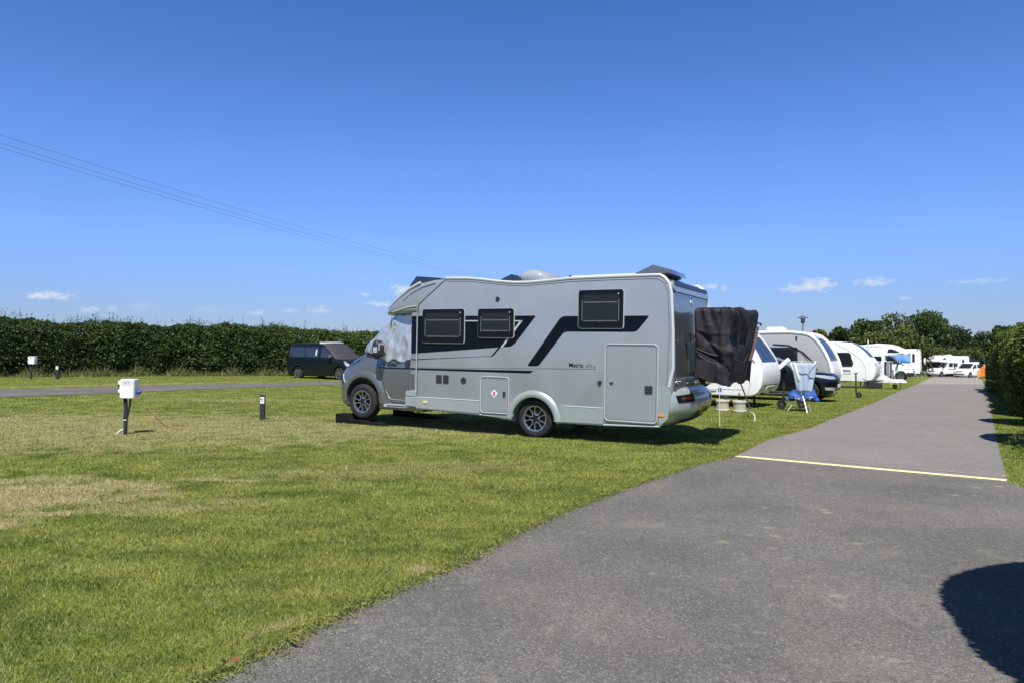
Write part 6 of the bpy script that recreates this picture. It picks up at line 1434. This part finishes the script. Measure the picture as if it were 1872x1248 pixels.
# far white van
vf2 = at_front(1752, 93); wv, WH = wagon('parked_van', 'white van in front of the far white motorhome, partly behind the orange windbreak', 'van', vf2, fh, vrows, None, white_pt, wx=(-.92, -3.92), wy=.83, Rr=.335, wstyle='plain')
wsd = WH.side(1)
for x0, x1 in ((-4.62, -3.42), (-3.36, -2.38)): surf_poly('window', rquad([(x0,1.20),(x1,1.20),(x1,1.72),(x0,1.72)], .05), wsd, .006, glass_dk, wv, .12, .01)
surf_poly('window', rquad([(-2.24,1.20),(-1.35,1.18),(-1.75,1.70),(-2.20,1.72)], .05), wsd, .006, glass_dk, wv, .1, .01)
surf_poly('windscreen', rquad([(-.85,1.16),(.85,1.16),(.76,1.80),(-.76,1.80)], .05), WH.front(), .008, glass_dk, wv, .12, .01)
surf_poly('grille', rrect(-.45, .45, .74, .88, .03), WH.front(), .01, black_pl, wv, .1, .02); surf_poly('lower_grille', rrect(-.7, .7, .36, .52, .03), WH.front(), .01, decal_grey, wv, .1, .02)
bevel(MB().box((-1.45, 1.06, 1.26), (.14, .20, .2)).build('mirror', black_pl, wv), .04, 2)
# dark dome awning
q = at_front(1772, 104); z0 = q.z; vs = []; NU, NV = 24, 10
def dome(label, q, w, l, h, m, name='tent'):
    vs = []; fs = []
    for i in range(25):
        a = math.pi * i / 24
        for j in range(11):
            v = j / 10; k = math.sin(min(1, v * 1.25) * math.pi / 2) if v < .8 else 1 - (v - .8) * 1.0
            vs.append((math.cos(a) * w / 2 * (.75 + .25 * k), (v - .5) * l, math.sin(a) ** .6 * h * (.30 + .70 * k) + .02 * math.sin(i * 2.3 + j)))
    fs = [(i*11+j,(i+1)*11+j,(i+1)*11+j+1,i*11+j+1) for i in range(24) for j in range(10)]; fs.append(tuple(i*11 for i in range(25))); fs.append(tuple(i*11+10 for i in range(25)))
    o = mesh(name, vs, fs, m, None); autosmooth(o, 50); o.location = q; o.rotation_euler = (0, 0, R(100)); return tag(o, label, 'tent')
tn = dome('black domed awning rising behind the far white van', (q.x, q.y, q.z), 4.0, 6.6, 3.15, mat('tent_black', (.012, .013, .018), .6, 0, .3, 0, .2, 2))
MB().tube([(-1.5, -3.2, 0), (-1.3, -3.0, 1.2), (0, -2.9, 2.0), (1.3, -3.0, 1.2), (1.5, -3.2, 0)], .05, 5).build('tent_pole', decal_grey, tn, True)
# orange windbreak, white post
org = mat('orange_fabric', (.72, .22, .04), .6, 0, .3, 0, .15, 3)
D_ = 66; q = at_front(1800, D_)
t = thing('windbreak', 'bright orange fabric windbreak with pale slanted poles at the far end of the road', 'windbreak', q, R(-8)); t.scale = (.85, .85, .78)
vs = []
for i in range(21):
    for j in range(9):
        s_, v = i / 20, j / 8; vs.append((-.75 + 1.6 * s_, .10 * math.sin(s_ * 9), .45 + (.55 + .75 * min(1, s_ * 2.2)) * v * (1 - .06 * math.sin(s_ * 12)) - (.25 * (1 - v)) * (1 - s_)))
mesh('fabric', vs, [(i*9+j,(i+1)*9+j,(i+1)*9+j+1,i*9+j+1) for i in range(20) for j in range(8)], org, t, True).modifiers.new('t', 'SOLIDIFY').thickness = .02
MB().tube([(-.2, -.05, 1.80), (1.0, -.05, 1.88)], .03, 5).build('top_rail', off_white, t)
for a, b_ in (((-1.0, -.2, -.02), (-.45, -.05, 1.05)), ((-.15, -.3, -.02), (.55, -.05, 1.72))): MB().tube([a, b_], .03, 6).build('pole', mat('pale_pole', (.62, .55, .35), .6), t)
q = at_front(1806, 49); t = thing('bollard', 'dark post with a white bag at the far tip of the clipped hedge', 'post', q)
MB().box((-.06, 0, .75), (.16, .16, 1.6)).build('post', black_pl, t); bevel(MB().box((.03, -.10, 1.35), (.24, .14, .62)).build('white_bag', white_pl, t), .05, 2); MB().lathe([(.09,0),(.10,.05),(.001,.15)], (.02, -.14, .78), 'Z', 12).build('white_cap', white_pl, t, True)
# mast by the overcab camper
q = at_front(1587, 48); o = MB().tube([(0,0,0),(0,0,CZ+(HZ-621)*48/F-q.z)], .045, 8).build('mast', white_pl, None, True); o.location = q; tag(o, 'plain white mast standing between the third caravan and the overcab motorhome', 'mast')
MB().box((0, 0, 1.0), (.12, .10, .14)).build('bracket', white_pl, o)

# ------------------------------------------------------------------ litter on the verge and loose grit on the road
def bits(name, label, cat, n, size, m, along, spread, flat=True):
    C_ = []
    pl = resample(along, 400)
    for i in range(n):
        k = int(abs(random.gauss(0, 1)) * 130) % 399; a = pl[k]; d = (pl[k + 1] - a).normalized(); o_ = random.gauss(spread[0], spread[1]); p = a + Vector((d.y, -d.x)) * o_ + d * random.uniform(0, .1)
        C_.append((p.x, p.y, gz(p.x, p.y) + .018))
    C_ = np.array(C_); o = leaves(name, C_, size, m, None, N=np.tile([0, 0, .0], (n, 1)), asp=.10 if 'fringe' in name else .3)
    return tag(o, label, cat, kind='stuff')
bits('dry_clippings', 'dry grass clippings and leaf bits lying along the near road edge', 'litter', 2600, .022, lm_dry, L_near[1:], (.06, .07))
bits('grass_fringe', 'ragged fringe of grass tufts creeping over the near road edge', 'grass', 9000, .06, leaf_mat('fringe_leaf', (.10, .13, .03), (.30, .32, .09), .2), L_near[1:] + L_far[1:3], (-.01, .035))
for (u, v, lb, sz, m_) in ((420, 1216, 'reddish brown fallen leaf on the grass at the bottom of the road edge', .055, mat('leaf_red', (.22, .06, .03), .7)), (541, 1184, 'dark curled fallen leaf where the grass meets the asphalt', .045, mat('leaf_brown', (.07, .05, .03), .8))):
    q = G(u, v); vs = [(math.cos(a) * sz * (1 if i % 2 else .6), math.sin(a) * sz * .5 * (1 if i % 2 else .8), .025 + .012 * math.sin(a * 2)) for i, a in enumerate(np.linspace(0, 2 * math.pi, 12, endpoint=False))] + [(0, 0, .018)]
    o = mesh('fallen_leaf', vs, [(i, (i + 1) % 12, 12) for i in range(12)], m_, None); o.location = q; tag(o, lb, 'leaf')
